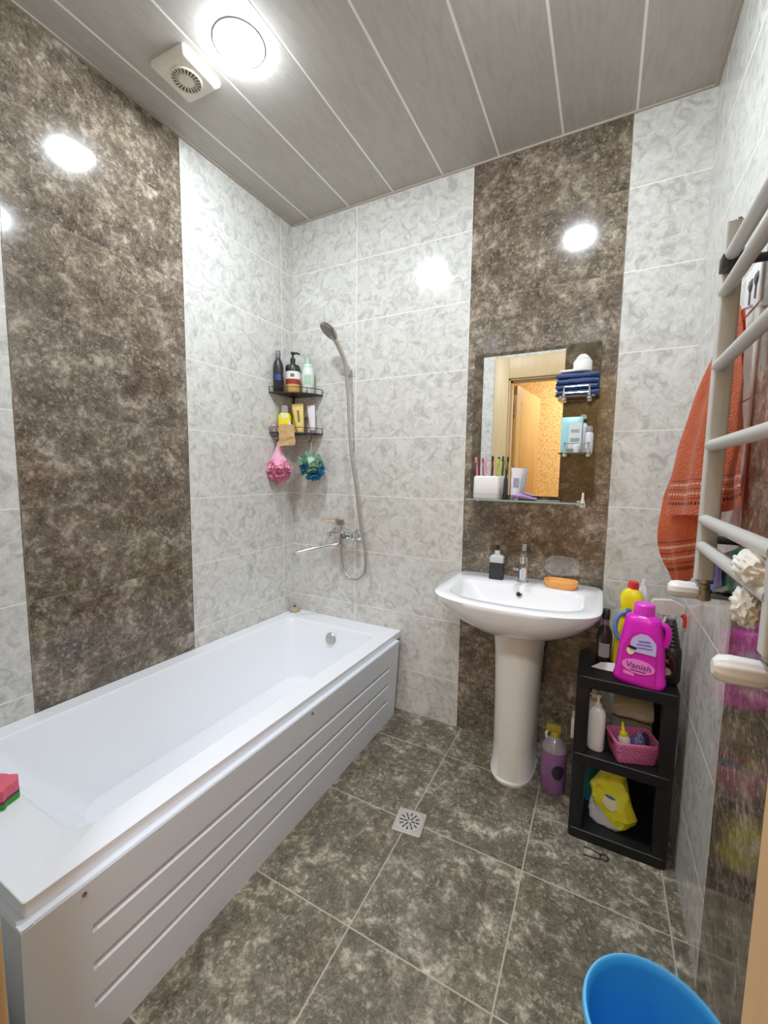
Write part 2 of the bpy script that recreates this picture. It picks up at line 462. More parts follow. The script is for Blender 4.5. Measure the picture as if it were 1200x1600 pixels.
t = thing('extractor_fan', 'square white extractor fan on the ceiling', 'fan', (.266, -.858, H), .05)
bm = bmesh.new()
loft(bm, [rrect(-.078, .078, -.078, .078, .008, 0, 3), rrect(-.078, .078, -.078, .078, .008, -.012, 3), rrect(-.070, .070, -.070, .070, .012, -.022, 3), rrect(-.062, .062, -.062, .062, .02, -.0235, 3)], True, True)
obj('cover_plate', bm, plain('fan_plastic', lin(226, 220, 206), .4), t)
bm = bmesh.new(); lathe(bm, [(.050, -.0225), (.050, -.027), (.046, -.028), (.045, -.0225)], 40, cap0=False, cap1=False)
g = obj('grille_rim', bm, M_CREAM, t)
bm = bmesh.new(); lathe(bm, [(.0455, -.0240), (.022, -.0240)], 40, cap0=False, cap1=False); obj('opening', bm, plain('fan_dark', (.10, .09, .075), .7), t)
bm = bmesh.new(); lathe(bm, [(.024, -.0237), (.024, -.027), (.018, -.0285), (.0001, -.029)], 32, cap0=False); obj('hub', bm, M_CREAM, t)
bm = bmesh.new()
for k in range(22):
    a = 2*PI*k/22; M = Matrix.Rotation(a, 4, 'Z')
    b2 = bmesh.new(); box(b2, .022, .046, -.0016, .0016, -.0272, -.0243); xf(b2, M)
    me = bpy.data.meshes.new('tmp'); b2.to_mesh(me); b2.free(); bm.from_mesh(me); bpy.data.meshes.remove(me)
obj('grille_ribs', bm, M_CREAM, t, smooth=False)

# ================================================================== BATHTUB
def rz_(y): return .4345 + .0185*(-y)          # the rim falls a little towards the taps
def tz(bm, base=.45):
    for v in bm.verts: v.co.z *= rz_(v.co.y)/base
tub = thing('bathtub', 'white acrylic bathtub with panelled front along the left wall', 'bathtub')
TX, TY = .706, -1.604
bm = bmesh.new()
rings = [rrect(.004, TX-.002, TY+.002, -.004, .007, .412),
         rrect(.002, TX, TY, -.002, .007, .4485),
         rrect(.0035, TX-.0015, TY+.0015, -.0035, .007, .450),
         rrect(.068, .628, -1.484, -.128, .055, .450),
         rrect(.073, .623, -1.478, -.133, .055, .447),
         rrect(.078, .618, -1.470, -.138, .055, .436),
         rrect(.105, .592, -1.39, -.155, .07, .31),
         rrect(.13, .565, -1.31, -.172, .08, .19),
         rrect(.145, .55, -1.27, -.185, .085, .145),
         rrect(.175, .52, -1.21, -.22, .09, .128),
         rrect(.25, .45, -1.0, -.38, .06, .122)]
loft(bm, rings, False, True); tz(bm)
obj('tub_shell', bm, M_ACRYL, tub, angle=24)
# apron with three long pressed grooves
GZ = [.300, .212, .122]
prof = []
for z in [.0, .012]: prof.append((z, 0))
for g in sorted(GZ):
    prof += [(g-.016, 0), (g-.010, .0), (g-.002, -.012), (g+.001, -.013), (g+.011, .0), (g+.016, 0)]
prof += [(.385, 0), (.412, .0), (.417, -.003), (.418, -.02)]
ys = [(-.058, 0), (-.150, 0), (-.158, 1), (-1.490, 1), (-1.500, 0), (TY-.012, 0)]
bm = bmesh.new(); rows = []
for y, a in ys:
    r = []
    for z, dx in prof:
        X = .700 + .024*(z/.418) + (dx*a if z < .41 else dx)
        r.append((X, y, z))
    rows.append(r)
loft(bm, rows, False, False, closed=False)
tz(bm)
obj('apron', bm, M_APRON, tub, angle=25)
bm = bmesh.new()
rows = []
for X, o in ((.724, 0), (.70, 0), (.02, 0)):
    rows.append([(X - .024*(1-z/.418)*(X > .71), TY-.012 + dy, z) for z, dy in ((0, .02), (.41, 0), (.417, .003), (.418, .02))])
loft(bm, rows, False, False, closed=False); tz(bm)
obj('end_panel', bm, M_APRON, tub, angle=25)
bm = bmesh.new(); box(bm, .69, .702, TY, -.06, .40, .4175); tz(bm); obj('ledge', bm, M_APRON, tub, smooth=False)
for y in (-1.514, -.774):
    bm = bmesh.new(); lathe(bm, [(.0045, 0), (.0045, .002), (.003, .003)], 12); xf(bm, Matrix.Rotation(PI/2, 4, 'Y'))
    s = obj('screw', bm, M_DCHROME, tub); s.location = (.7235, y, .395*rz_(y)/.45)
bm = bmesh.new(); lathe(bm, [(.031, 0), (.031, .006), (.027, .010), (.012, .0105), (.0001, .011)], 32); xf(bm, Matrix.Rotation(PI/2, 4, 'X'))
o = obj('overflow_cap', bm, M_STEEL, tub); o.location = (.365, -.1475, .372); o.rotation_euler = (math.radians(-8), 0, 0); o['label'] = 'round grey metal overflow cap'

# bath plug on the back corner of the rim
t = thing('bath_plug', 'small round beige plug with dark knob on the back corner of the bathtub rim', 'plug', (.040, -.050, rz_(-.05)))
bm = bmesh.new(); lathe(bm, [(.026, 0), (.030, .004), (.031, .017), (.027, .024), (.010, .027), (.0001, .0275)], 28); obj('plug_body', bm, plain('beige_rubber', lin(176, 160, 132), .6), t)
bm = bmesh.new(); lathe(bm, [(.004, .026), (.007, .031), (.007, .036), (.0001, .040)], 14); obj('knob', bm, plain('knob_brown', lin(84, 70, 48), .5), t)

# wavy two-colour sponge on the near rim
t = thing('bath_sponge', 'pink and green wavy sponge on the near end of the bathtub rim', 'sponge', (.345, -1.535, rz_(-1.535)+.0005), math.radians(34))
def wavy(z0, z1, amp):
    bm = bmesh.new(); r0 = []; n = 60
    for z in (z0, z1):
        r = []
        for i in range(n):
            a = 2*PI*i/n; c, s = math.cos(a), math.sin(a)
            k = 1 + amp*math.sin(9*a)
            r.append((.062*k*math.copysign(abs(c)**.55, c), .036*k*math.copysign(abs(s)**.55, s), z))
        r0.append(r)
    loft(bm, r0); return bm
obj('scour_layer', wavy(0, .014, .06), plain('green_scourer', lin(60, 150, 50), .9, var=.3, scale=300, bump=.4), t)
obj('middle_layer', wavy(.014, .021, .05), plain('plum_foam', lin(96, 44, 84), .9, var=.2, scale=200), t)
obj('foam_layer', wavy(.021, .046, .05), plain('pink_foam', lin(226, 96, 116), .9, var=.15, scale=200, bump=.3), t)

# ================================================================== SHOWER + MIXER
t = thing('shower_mixer', 'chrome bath mixer tap with long spout on the back wall', 'tap', (.365, 0, .915))
bm = bmesh.new(); tube(bm, [(-.062, -.058, 0), (-.05, -.058, 0), (.04, -.058, 0), (.075, -.058, 0)], [.017, .021, .021, .017], 20); obj('mixer_body', bm, M_CHROME, t)
for x in (-.062, .082):
    bm = bmesh.new(); lathe(bm, [(.0335, 0), (.033, .006), (.026, .014), (.016, .018), (.014, .06), (.019, .06), (.019, .075), (.010, .078)], 24)
    xf(bm, Matrix.Translation((x, -.0005, 0)) @ Matrix.Rotation(PI/2, 4, 'X')); obj('wall_flange', bm, M_CHROME, t)
bm = bmesh.new(); lathe(bm, [(.021, 0), (.022, .03), (.020, .045), (.012, .05)], 24); xf(bm, Matrix.Translation((-.004, -.058, .012))); obj('cartridge_cap', bm, M_CHROME, t)
bm = bmesh.new(); loft(bm, [rrect(-.02, .016, -.078, -.042, .006, .060, 3), rrect(-.022, .014, -.082, -.046, .006, .085, 3)])
for v in bm.verts: pass
obj('lever_base', bm, M_DCHROME, t)
bm = bmesh.new(); loft(bm, [[(-.018, -.07, .083), (-.018, -.05, .083), (-.018, -.05, .090), (-.018, -.07, .090)], [(-.085, -.115, .086), (-.085, -.098, .086), (-.085, -.098, .090), (-.085, -.115, .090)]]); obj('lever', bm, M_CHROME, t)
bm = bmesh.new(); tube(bm, [(.032, -.066, 0), (.032, -.092, 0), (.032, -.1, 0)], [.017, .017, .012], 20); obj('diverter', bm, M_DCHROME, t)
bm = bmesh.new(); lathe(bm, [(.016, -.045), (.018, -.03), (.018, -.012)], 20, -.008, -.058); obj('spout_collar', bm, M_CHROME, t)
bm = bmesh.new(); tube(bm, spline([(-.008, -.058, -.04), (-.02, -.07, -.052), (-.06, -.10, -.058), (-.125, -.160, -.075), (-.180, -.205, -.088), (-.190, -.212, -.100)], 6), [.010]*31, 14); obj('spout', bm, M_CHROME, t)
# hand shower on a wall bracket + hose
t = thing('hand_shower', 'grey metal hand shower with long hose in a wall bracket', 'shower', (.375, 0, 1.78))
bm = bmesh.new(); lathe(bm, [(.026, 0), (.026, .008), (.016, .012), (.013, .035)], 24); xf(bm, Matrix.Translation((0, -.0005, 0)) @ Matrix.Rotation(PI/2, 4, 'X')); obj('bracket_base', bm, M_CHROME, t)
bm = bmesh.new(); box(bm, -.014, .030, -.062, -.032, -.028, .020, bev=.005); obj('bracket_clip', bm, M_STEEL, t)
bm = bmesh.new(); P = spline([(.024, -.060, -.035), (.020, -.070, .03), (.006, -.092, .09), (-.010, -.115, .135), (-.020, -.128, .155)], 6)
tube(bm, P, [.010 + .004*(i/len(P)) for i in range(len(P))], 14); obj('handle', bm, M_STEEL, t)
hd = bmesh.new(); lathe(hd, [(.012, .030), (.030, .022), (.050, .010), (.053, .0), (.050, -.006)], 36)
h = obj('shower_head', hd, M_DCHROME, t); h.location = (-.030, -.142, .168); h.rotation_euler = (math.radians(-28), math.radians(30), 0)
bm = bmesh.new(); lathe(bm, [(.046, -.0062), (.046, -.0075), (.0001, -.0078)], 36, cap0=False); f = obj('spray_face', bm, plain('spray_grey', (.22, .21, .20), .5, var=.4, scale=400), h)
hose = [(.400, -.060, 1.752), (.403, -.055, 1.70), (.408, -.05, 1.545), (.421, -.05, 1.379), (.452, -.05, 1.19), (.490, -.052, .95), (.517, -.055, .82), (.516, -.057, .735), (.488, -.06, .695), (.458, -.06, .684), (.420, -.06, .692), (.386, -.06, .73), (.371, -.06, .80), (.368, -.058, .885)]
bm = bmesh.new(); tube(bm, [(x-.375, y, z-1.78) for x, y, z in spline(hose, 10)], .0075, 12)
def hosemat():
    m, nt, b = newmat('braided_hose'); tc = N(nt, 'ShaderNodeTexCoord'); w = N(nt, 'ShaderNodeTexWave', inp={'Scale': 120., 'Distortion': 1.}); w.bands_direction = 'Z'
    nt.links.new(tc.outputs['Object'], w.inputs['Vector']); nt.links.new(mixc(nt, w.outputs[1], (.30, .29, .27), (.62, .61, .58)), b.inputs['Base Color'])
    b.inputs['Metallic'].default_value = .8; b.inputs['Roughness'].default_value = .35; return m
obj('hose', bm, hosemat(), t)

# ================================================================== CORNER CADDY
CZ1, CZ2 = 1.672, 1.462
t = thing('corner_caddy', 'black two-tier corner caddy above the bathtub', 'shelf', (0, 0, CZ2))
def tier(z, R):
    out = []
    n = 12
    arc = [(.004 + R*math.sin(PI/2*i/n)*1.02, -.004 - R*math.cos(PI/2*i/n)*.97) for i in range(n+1)]
    # flatten the arc towards a chord so that it reads as a corner shelf
    arc = [(x*.82 + .18*(R*i/n), y*.82 - .18*R*(1-i/n)) for i, (x, y) in enumerate(arc)]
    return [(.004, -.004)] + arc
for z in (CZ1, CZ2):
    pl = tier(z, .200)
    bm = bmesh.new(); loft(bm, [[(x, y, z-.006-CZ2) for x, y in pl], [(x, y, z-CZ2) for x, y in pl]])
    pt = obj('shelf_plate', bm, M_BLACK, t, smooth=False)
    arc = pl[1:]
    for dz in (-.004, .026):
        bm = bmesh.new(); tube(bm, [(x, y, z+dz-CZ2) for x, y in arc], .0021, 8); obj('wire_rail', bm, M_WIRE, pt)
    for i in (0, 4, 8, 12):
        x, y = arc[i]; bm = bmesh.new(); tube(bm, [(x, y, z-.01-CZ2), (x, y, z+.026-CZ2)], .0018, 8); obj('rail_post', bm, M_WIRE, pt)
bm = bmesh.new(); tube(bm, [(.010, -.010, -.02), (.010, -.010, CZ1-CZ2+.01)], .005, 8); obj('corner_upright', bm, M_WIRE, t)
for (x, y) in ((.028, -.160), (.185, -.075)):
    bm = bmesh.new(); tube(bm, [(x, y, -.004), (x, y-.002, -.04), (x, y-.012, -.052), (x, y-.02, -.04)], .0025, 8); obj('hook', bm, M_WIRE, t)

def bottle(name, label, cat, loc, prof, mat, n=24, sy=1., p=2., rz=0, group=None, rot=None, body='bottle_body'):
    t = thing(name, label, cat, loc, rz, group, rot)
    bm = bmesh.new(); lathe(bm, prof, n, sy=sy, p=p); obj(body, bm, mat, t); return t
def cap(t, prof, mat, name='cap', n=20, sy=1., p=2., loc=(0, 0, 0), rot=(0, 0, 0)):
    bm = bmesh.new(); lathe(bm, prof, n, sy=sy, p=p); o = obj(name, bm, mat, t); o.location = loc; o.rotation_euler = rot; return o
def pump(t, z, mat, s=1., dirx=1, stem=.02):
    bm = bmesh.new(); lathe(bm, [(.012*s, z), (.012*s, z+.014*s), (.005*s, z+.016*s), (.005*s, z+.016*s+stem), (.010*s, z+.018*s+stem), (.010*s, z+.028*s+stem), (.002, z+.030*s+stem)], 16)
    o = obj('pump', bm, mat, t)
    bm = bmesh.new(); zz = z+.023*s+stem
    tube(bm, [(0, 0, zz), (.022*s*dirx, 0, zz+.001), (.032*s*dirx, 0, zz-.006)], [.006*s, .005*s, .004*s], 10); obj('nozzle', bm, mat, o)
    return o

q = math.radians(35)   # labels face the room
zt = CZ1 + .0006
t = bottle('shampoo_bottle', 'tall black bottle at the left of the top caddy shelf', 'bottle', (.031, -.158, zt), [(.024, 0), (.027, .004), (.027, .12), (.024, .15), (.014, .172), (.012, .178)], M_BLACK, rz=q, group='bottles on the top caddy shelf')
cap(t, [(.013, .177), (.013, .212), (.010, .216)], plain('grey_cap', (.12, .12, .13), .3))
patch('blue_print', .03, .030, plain('blue_print', lin(40, 60, 130), .4, var=.5, scale=200), t, (0, -.0275, .075), curve=.03)
t = bottle('pump_bottle', 'black and amber pump bottle in the middle of the top caddy shelf', 'bottle', (.080, -.098, zt), [(.036, 0), (.039, .004), (.039, .125), (.035, .14), (.016, .150), (.014, .152)], plain('amber_plastic', lin(226, 178, 92), .3), rz=q, group='bottles on the top caddy shelf')
cap(t, [(.0395, .112), (.0395, .136), (.033, .148), (.013, .152), (.013, .17)], M_BLACK, 'dark_shoulder')
cap(t, [(.0396, .070), (.0396, .112)], M_WHITE, 'white_label_band'); cap(t, [(.0397, .045), (.0397, .072)], plain('red_label', lin(146, 38, 24), .4, var=.5, scale=150), 'red_label_band')
patch('label_print', .022, .018, plain('green_print', lin(120, 110, 70), .5, var=.6, scale=300), t, (0, -.0400, .09), curve=.04)
pump(t, .168, M_BLACK, 1.15, 1, .018)
t = bottle('conditioner_bottle', 'pale mint and white bottle at the right of the top caddy shelf', 'bottle', (.148, -.055, zt), [(.030, 0), (.033, .004), (.033, .10), (.031, .135), (.022, .152), (.017, .156)], plain('mint_white', lin(220, 232, 222), .3), rz=q, group='bottles on the top caddy shelf')
cap(t, [(.0315, .128), (.0305, .138), (.0175, .156), (.0165, .186), (.013, .192)], plain('mint_cap', lin(160, 196, 170), .35), 'mint_cap')
patch('label_print', .035, .05, plain('leaf_print', lin(170, 200, 176), .5, var=.4, scale=120), t, (0, -.0338, .07), curve=.034)
zt = CZ2 + .0006
t = bottle('shampoo_bottle', 'bright yellow bottle with clear cap on the lower caddy shelf', 'bottle', (.046, -.128, zt), [(.028, 0), (.034, .004), (.034, .085), (.026, .102), (.014, .108)], M_YEL, sy=.7, p=2.6, rz=q, group='toiletries on the lower caddy shelf')
cap(t, [(.0175, .107), (.0175, .140), (.014, .144)], M_PLASCLR, 'clear_cap', 16); patch('white_label', .03, .024, M_WHITE, t, (0, -.0245, .088))
def squeeze(name, label, loc, w, h, mat, capmat, rz, group, tilt=0, lean=0):
    t = thing(name, label, 'tube', loc, 0, group, (lean, tilt, rz))
    bm = bmesh.new(); R = []
    for k in range(9):
        f = k/8; z = .018 + (h-.018)*f
        R.append(circ(0, 0, z, w/2*(.72 + .28*f), max(.0018, w*.30*(1-f)**.7), 24))
    loft(bm, R); obj('tube_body', bm, mat, t)
    bm = bmesh.new(); lathe(bm, [(w*.30, 0), (w*.32, .003), (w*.32, .017), (w*.28, .019)], 20); obj('cap', bm, capmat, t)
    return t
M_GOLD = plain('gold_foil', lin(226, 200, 112), .3, var=.12)
t = squeeze('cream_tube', 'gold cream tube standing on its cap at the front of the lower caddy shelf', (.118, -.084, zt), .062, .155, M_GOLD, plain('peach_cap', lin(232, 196, 130), .4), q, 'toiletries on the lower caddy shelf', math.radians(-6))
patch('tube_print', .012, .06, plain('olive_print', lin(120, 104, 40), .5, var=.5, scale=200), t, (0, -.0150, .09), (PI/2 - .10, 0, 0))
t = squeeze('cream_tube', 'darker gold cream tube behind the front gold one on the lower caddy shelf', (.066, -.055, zt), .055, .145, plain('old_gold', lin(204, 172, 60), .35, var=.3, scale=90), M_GOLD, q, 'toiletries on the lower caddy shelf')
t = squeeze('cream_tube', 'white cream tube at the right end of the lower caddy shelf', (.168, -.038, zt), .045, .15, plain('lilac_white', lin(228, 222, 230), .35), plain('mauve', lin(150, 110, 150), .4), math.radians(20), 'toiletries on the lower caddy shelf', math.radians(-5))
t = bottle('small_bottle', 'tiny white bottle beside the yellow bottle on the lower caddy shelf', 'bottle', (.084, -.134, zt), [(.011, 0), (.013, .003), (.013, .038), (.007, .045)], M_WHITE, rz=q, group='toiletries on the lower caddy shelf')
cap(t, [(.0075, .044), (.0075, .058)], M_WHITE, 'cap', 12)
# folded peach washcloth hung over the lower rail
def drape_sheet(pts_top, pts_bot, nu, nv, amp, freq, seed, th=.003):
    bm = bmesh.new(); g = []
    for i in range(nu+1):
        r = []
        a = Vector(pts_top[0]).lerp(Vector(pts_top[1]), i/nu); b = Vector(pts_bot[0]).lerp(Vector(pts_bot[1]), i/nu)
        for j in range(nv+1):
            p = a.lerp(b, j/nv); p += noise.noise_vector(p*freq + Vector((seed, 0, 0)))*amp*(.3+.7*j/nv); r.append(bm.verts.new(p))
        g.append(r)
    for i in range(nu):
        for j in range(nv): bm.faces.new((g[i][j], g[i+1][j], g[i+1][j+1], g[i][j+1]))
    bmesh.ops.solidify(bm, geom=bm.faces[:], thickness=th); return bm
M_PEACH = cloth('peach_terry', lin(242, 204, 150), .5, 90)
o = obj('washcloth', drape_sheet([(.062, -.192, 1.500), (.140, -.162, 1.500)], [(.066, -.196, 1.390), (.142, -.166, 1.390)], 14, 12, .010, 38, 3, .007), M_PEACH); tag(o, 'small peach washcloth hung over the front of the lower caddy shelf', 'cloth')
# pink hair ties / lilac wire at the left end
for c, m, dz, l in (((.005, -.190), plain('pink_elastic', lin(220, 120, 160), .5), .015, 'thin pink hair tie hung on the left end of the lower caddy shelf'), ((.012, -.192), plain('violet_elastic', lin(90, 80, 170), .5), -.015, 'thin violet hair tie hung on the left end of the lower caddy shelf')):
    pts = [(.008 + .012 + .010*math.cos(a) , -.184 + .030*math.sin(a)*.6, CZ2+.012+dz + .022*math.cos(a+.5)) for a in [2*PI*i/24 for i in range(25)]]
    o = tubeobj('hair_tie', pts, .0022, m, None, 8); tag(o, l, 'hair tie', 'hair ties on the caddy')

# bath puffs: ruffled mesh balls
def puff(name, label, c, R, top, mats, seed):
    t = thing(name, label, 'bath sponge', c, 0, 'bath puffs under the caddy')
    def ball(n, R, tilt):
        bm = bmesh.new()
        for k in range(n):
            rnd = random.Random(seed*100+k)
            d = Vector((rnd.gauss(0, 1), rnd.gauss(0, 1), rnd.gauss(0, 1))).normalized()
            s = d.cross(Vector((.3, .5, 1))).normalized(); u = d.cross(s)
            m = 26; r1 = R*rnd.uniform(.30, .46); off = R*rnd.uniform(.45, .62)
            ring0, ring1 = [], []
            for i in range(m):
                a = 2*PI*i/m; w = math.sin(a*5+rnd.random()*6)*.22
                ring0.append(tuple(d*off*.7 + (s*math.cos(a)+u*math.sin(a))*r1*.35))
                ring1.append(tuple(d*(off + R*.30*(1+w)) + (s*math.cos(a)+u*math.sin(a))*r1*(1+w)))
            loft(bm, [ring0, ring1], False, False)
        bmesh.ops.solidify(bm, geom=bm.faces[:], thickness=.0012)
        return bm
    for i, (m, nn, off) in enumerate(mats):
        o = obj('ruffles', ball(nn, R, 0), m, t); o.location = off
    bm = bmesh.new(); bmesh.ops.create_icosphere(bm, subdivisions=2, radius=R*.62); disp(bm, R*.1, 40, seed); obj('core', bm, mats[0][0], t)
    return t
M_PINK = plain('pink_mesh', lin(255, 178, 208), .6, var=.12); M_TEAL = plain('sage_mesh', lin(168, 206, 182), .6, var=.25, scale=60); M_SEA = plain('blue_mesh', lin(60, 160, 200), .6, var=.2)
t = puff('bath_puff', 'pink mesh bath puff hanging under the left of the corner caddy', (.034, -.165, 1.258), .070, None, [(M_PINK, 34, (0, 0, 0))], 3)
bm = bmesh.new(); loft(bm, [[tuple(Vector((0, 0, z)) + Vector((math.cos(a)*r*(1+.12*math.sin(5*a)), math.sin(a)*r*(1+.12*math.sin(5*a)), 0))) for a in [2*PI*i/20 for i in range(20)]] for r, z in ((.058, .01), (.040, .05), (.022, .092), (.008, .135), (.003, .158))], False, True)
obj('gathered_net', bm, M_PINK, t)
t = puff('bath_puff', 'green and blue mesh bath puff hanging under the right of the corner caddy', (.188, -.082, 1.292), .066, None, [(M_TEAL, 26, (0, -.006, .010)), (M_SEA, 22, (.004, .004, -.022))], 8)
tubeobj('loop_cord', [(-.003, .0, .05), (-.003, .004, .09), (-.003, .006, .122)], .002, M_TEAL, t, 8)

# ================================================================== MIRROR UNIT
t = thing('bathroom_mirror', 'rectangular mirror on a dark marbled glass back panel above the basin', 'mirror', (1.305, 0, 1.14))
bm = bmesh.new(); box(bm, 1.053-1.305, 1.562-1.305, -.006, -.0008, -.006, .645)
def panelmat():
    m, nt, b = newmat('dark_marbled_glass'); geo = N(nt, 'ShaderNodeNewGeometry')
    n1 = N(nt, 'ShaderNodeTexNoise', inp={'Scale': 15., 'Detail': 8., 'Roughness': .62, 'Distortion': 1.4}); nt.links.new(geo.outputs['Position'], n1.inputs['Vector'])
    n2 = N(nt, 'ShaderNodeTexNoise', inp={'Scale': 9., 'Detail': 5., 'Distortion': 3.}); nt.links.new(geo.outputs['Position'], n2.inputs['Vector'])
    c = ramp(nt, n1.outputs[0], [(.3, lin(42, 33, 24)), (.5, lin(74, 61, 46)), (.64, lin(104, 90, 72)), (.8, lin(146, 130, 108))])
    v = ramp(nt, n2.outputs[0], [(.485, (0, 0, 0)), (.5, (1, 1, 1)), (.515, (0, 0, 0))]); bw = N(nt, 'ShaderNodeRGBToBW'); nt.links.new(v, bw.inputs[0])
    nt.links.new(mixc(nt, math_(nt, 'MULTIPLY', bw.outputs[0], .4), c, lin(140, 128, 96)), b.inputs['Base Color']); b.inputs['Roughness'].default_value = .05; b.inputs['Specular IOR Level'].default_value = .5
    return m
obj('back_panel', bm, panelmat(), t, smooth=False)
bm = bmesh.new(); box(bm, 1.096-1.305, 1.432-1.305, -.011, -.0062, .022, .629); obj('mirror_glass', bm, M_MIRROR, t, smooth=False)
def glass_shelf(name, label, x0, x1, z, dep, studs, rail=False):
    t = thing(name, label, 'shelf', ((x0+x1)/2, -.006, z)); w = (x1-x0)/2
    bm = bmesh.new(); loft(bm, [rrect(-w, w, -dep, -.0005, .012, -.006, 4), rrect(-w, w, -dep, -.0005, .012, 0, 4)]); obj('glass_plate', bm, M_GLASS, t, angle=30)
    if not rail:
        bm = bmesh.new(); box(bm, -w+.006, w-.006, -dep-.0008, -dep+.0012, -.0062, .0004); o = obj('polished_edge', bm, plain('glass_edge', lin(150, 168, 158), .15), t); o['label'] = 'pale green polished glass edge'
    for x in studs:
        bm = bmesh.new(); box(bm, x-.008, x+.008, -.03, -.0005, -.016, .004, bev=.003); obj('bracket', bm, M_CHROME, t)
        if rail:
            bm = bmesh.new(); lathe(bm, [(.0085, -.014), (.0075, .0), (.004, .014), (.0035, .034), (.005, .038), (.002, .041)], 14, x, -dep+.010); obj('rail_stud', bm, M_CHROME, t)
    if rail:
        for zz in (.012, .036):
            bm = bmesh.new(); tube(bm, [(studs[0], -dep+.010, zz), (studs[-1], -dep+.010, zz)], .0022, 8); obj('guard_rail', bm, M_CHROME, t)
    return t
SH1, SH2, SHB = 1.563, 1.343, 1.146
glass_shelf('glass_shelf', 'small upper glass shelf with guard rail carrying the folded navy cloth', 1.418, 1.552, SH1, .10, (-.045, .045), True)
glass_shelf('glass_shelf', 'small lower glass shelf with guard rail beside the mirror', 1.430, 1.556, SH2, .10, (-.04, .045), True)
t = glass_shelf('glass_shelf', 'long glass shelf under the mirror', 1.060, 1.535, SHB, .115, (-.20, .215))
bm = bmesh.new(); lathe(bm, [(.010, -.02), (.011, -.008), (.008, .004), (.0045, .02), (.0045, .036), (.002, .04)], 14, .232, -.08); obj('end_stud', bm, M_CREAM, t)

# things on the glass shelves
def stacked_cloth(name, label, loc, w, d, layers, th, mat, cat='towel'):
    t = thing(name, label, cat, loc)
    for k in range(layers):
        bm = bmesh.new(); R = []
        n = 22
        for i in range(n+1):
            x = -w/2 + w*i/n
            prof = []
            for j in range(16):
                a = 2*PI*j/16
                prof.append((x + .004*math.sin(k*3+j), math.copysign(abs(math.cos(a))**.6, math.cos(a))*(d/2), th/2 + k*th*.97 + math.copysign(abs(math.sin(a))**.8, math.sin(a))*th/2*(1-.25*(2*abs(i/n-.5))**4)))
            R.append(prof)
        loft(bm, R)
        for v in bm.verts: v.co.z += .0025*noise.noise(Vector((v.co.x*30, v.co.y*22, k*5.)))
        obj('fold', bm, mat, t)
    return t
M_NAVY = cloth('navy_terry', lin(62, 84, 132), .5, 160, .25)
stacked_cloth('folded_cloth', 'folded navy blue towel on the upper small glass shelf', (1.485, -.058, SH1+.0025), .150, .078, 4, .0225, M_NAVY)
t = thing('paper_roll', 'white roll-shaped jar on top of the folded navy towel', 'jar', (1.500, -.060, SH1+.094))
bm = bmesh.new(); lathe(bm, [(.030, 0), (.034, .004), (.034, .040), (.030, .046)], 28); obj('jar_body', bm, M_WHITE, t)
bm = bmesh.new(); lathe(bm, [(.026, .0455), (.028, .050), (.020, .060), (.012, .068), (.0001, .070)], 24); obj('lid', bm, M_WHITE, t)
t.name = 'lidded_jar'; t['label'] = 'white lidded jar on top of the folded navy towel'
bm = bmesh.new(); box(bm, -.028, .028, -.016, .016, 0, .010, bev=.004); disp(bm, .002, 40, 2); o = obj('tissue_pack', bm, M_WHITE); o.location = (1.450, -.078, SH1+.0935); tag(o, 'flat white tissue pack on the navy towel, left of the jar', 'tissue pack')
z = SH2 + .0006
t = thing('wipes_pack', 'turquoise and white wipes pack on the lower small glass shelf', 'pack', (1.474, -.060, z))
bm = bmesh.new(); loft(bm, [circ(0, 0, 0, .038, .018, 24, 4), circ(0, 0, .01, .040, .022, 24, 3.4), circ(0, 0, .115, .040, .016, 24, 3.4), circ(0, 0, .142, .041, .002, 24, 3)])
obj('pouch', bm, plain('turquoise_film', lin(150, 212, 222), .35, var=.12, scale=14), t)
patch('white_panel', .046, .10, plain('white_print', lin(214, 222, 226), .4, var=.06, scale=60), t, (.014, -.0235, .066))
patch('grey_print', .030, .012, plain('grey_print', lin(150, 168, 178), .4, var=.4, scale=300), t, (.014, -.0243, .085))
patch('grey_print', .034, .014, plain('grey_print2', lin(140, 162, 172), .4, var=.4, scale=300), t, (.014, -.0243, .050))
t = bottle('lotion_bottle', 'white bottle with dark collar behind the wipes pack on the lower small glass shelf', 'bottle', (1.512, -.036, z), [(.018, 0), (.020, .003), (.020, .105), (.012, .118), (.010, .12)], M_WHITE, group='bottles on the lower small glass shelf')
cap(t, [(.011, .119), (.011, .134)], M_BLACK, 'dark_collar', 16); cap(t, [(.012, .134), (.013, .146), (.009, .152)], M_WHITE, 'cap', 16)
t = bottle('lotion_bottle', 'short pale bottle with grey cap at the right of the lower small glass shelf', 'bottle', (1.538, -.064, z), [(.014, 0), (.0155, .003), (.0155, .072), (.012, .080)], plain('pale_lilac', lin(222, 218, 228), .35), group='bottles on the lower small glass shelf')
cap(t, [(.0125, .0795), (.0125, .100), (.010, .103)], plain('grey_cap2', (.25, .24, .24), .4), 'cap', 16)
t = bottle('cream_jar', 'tiny white pot in front of the wipes pack on the lower small glass shelf', 'jar', (1.496, -.088, z), [(.011, 0), (.0125, .003), (.0125, .018)], M_WHITE); cap(t, [(.013, .018), (.013, .028), (.011, .030)], M_WHITE, 'lid', 16)
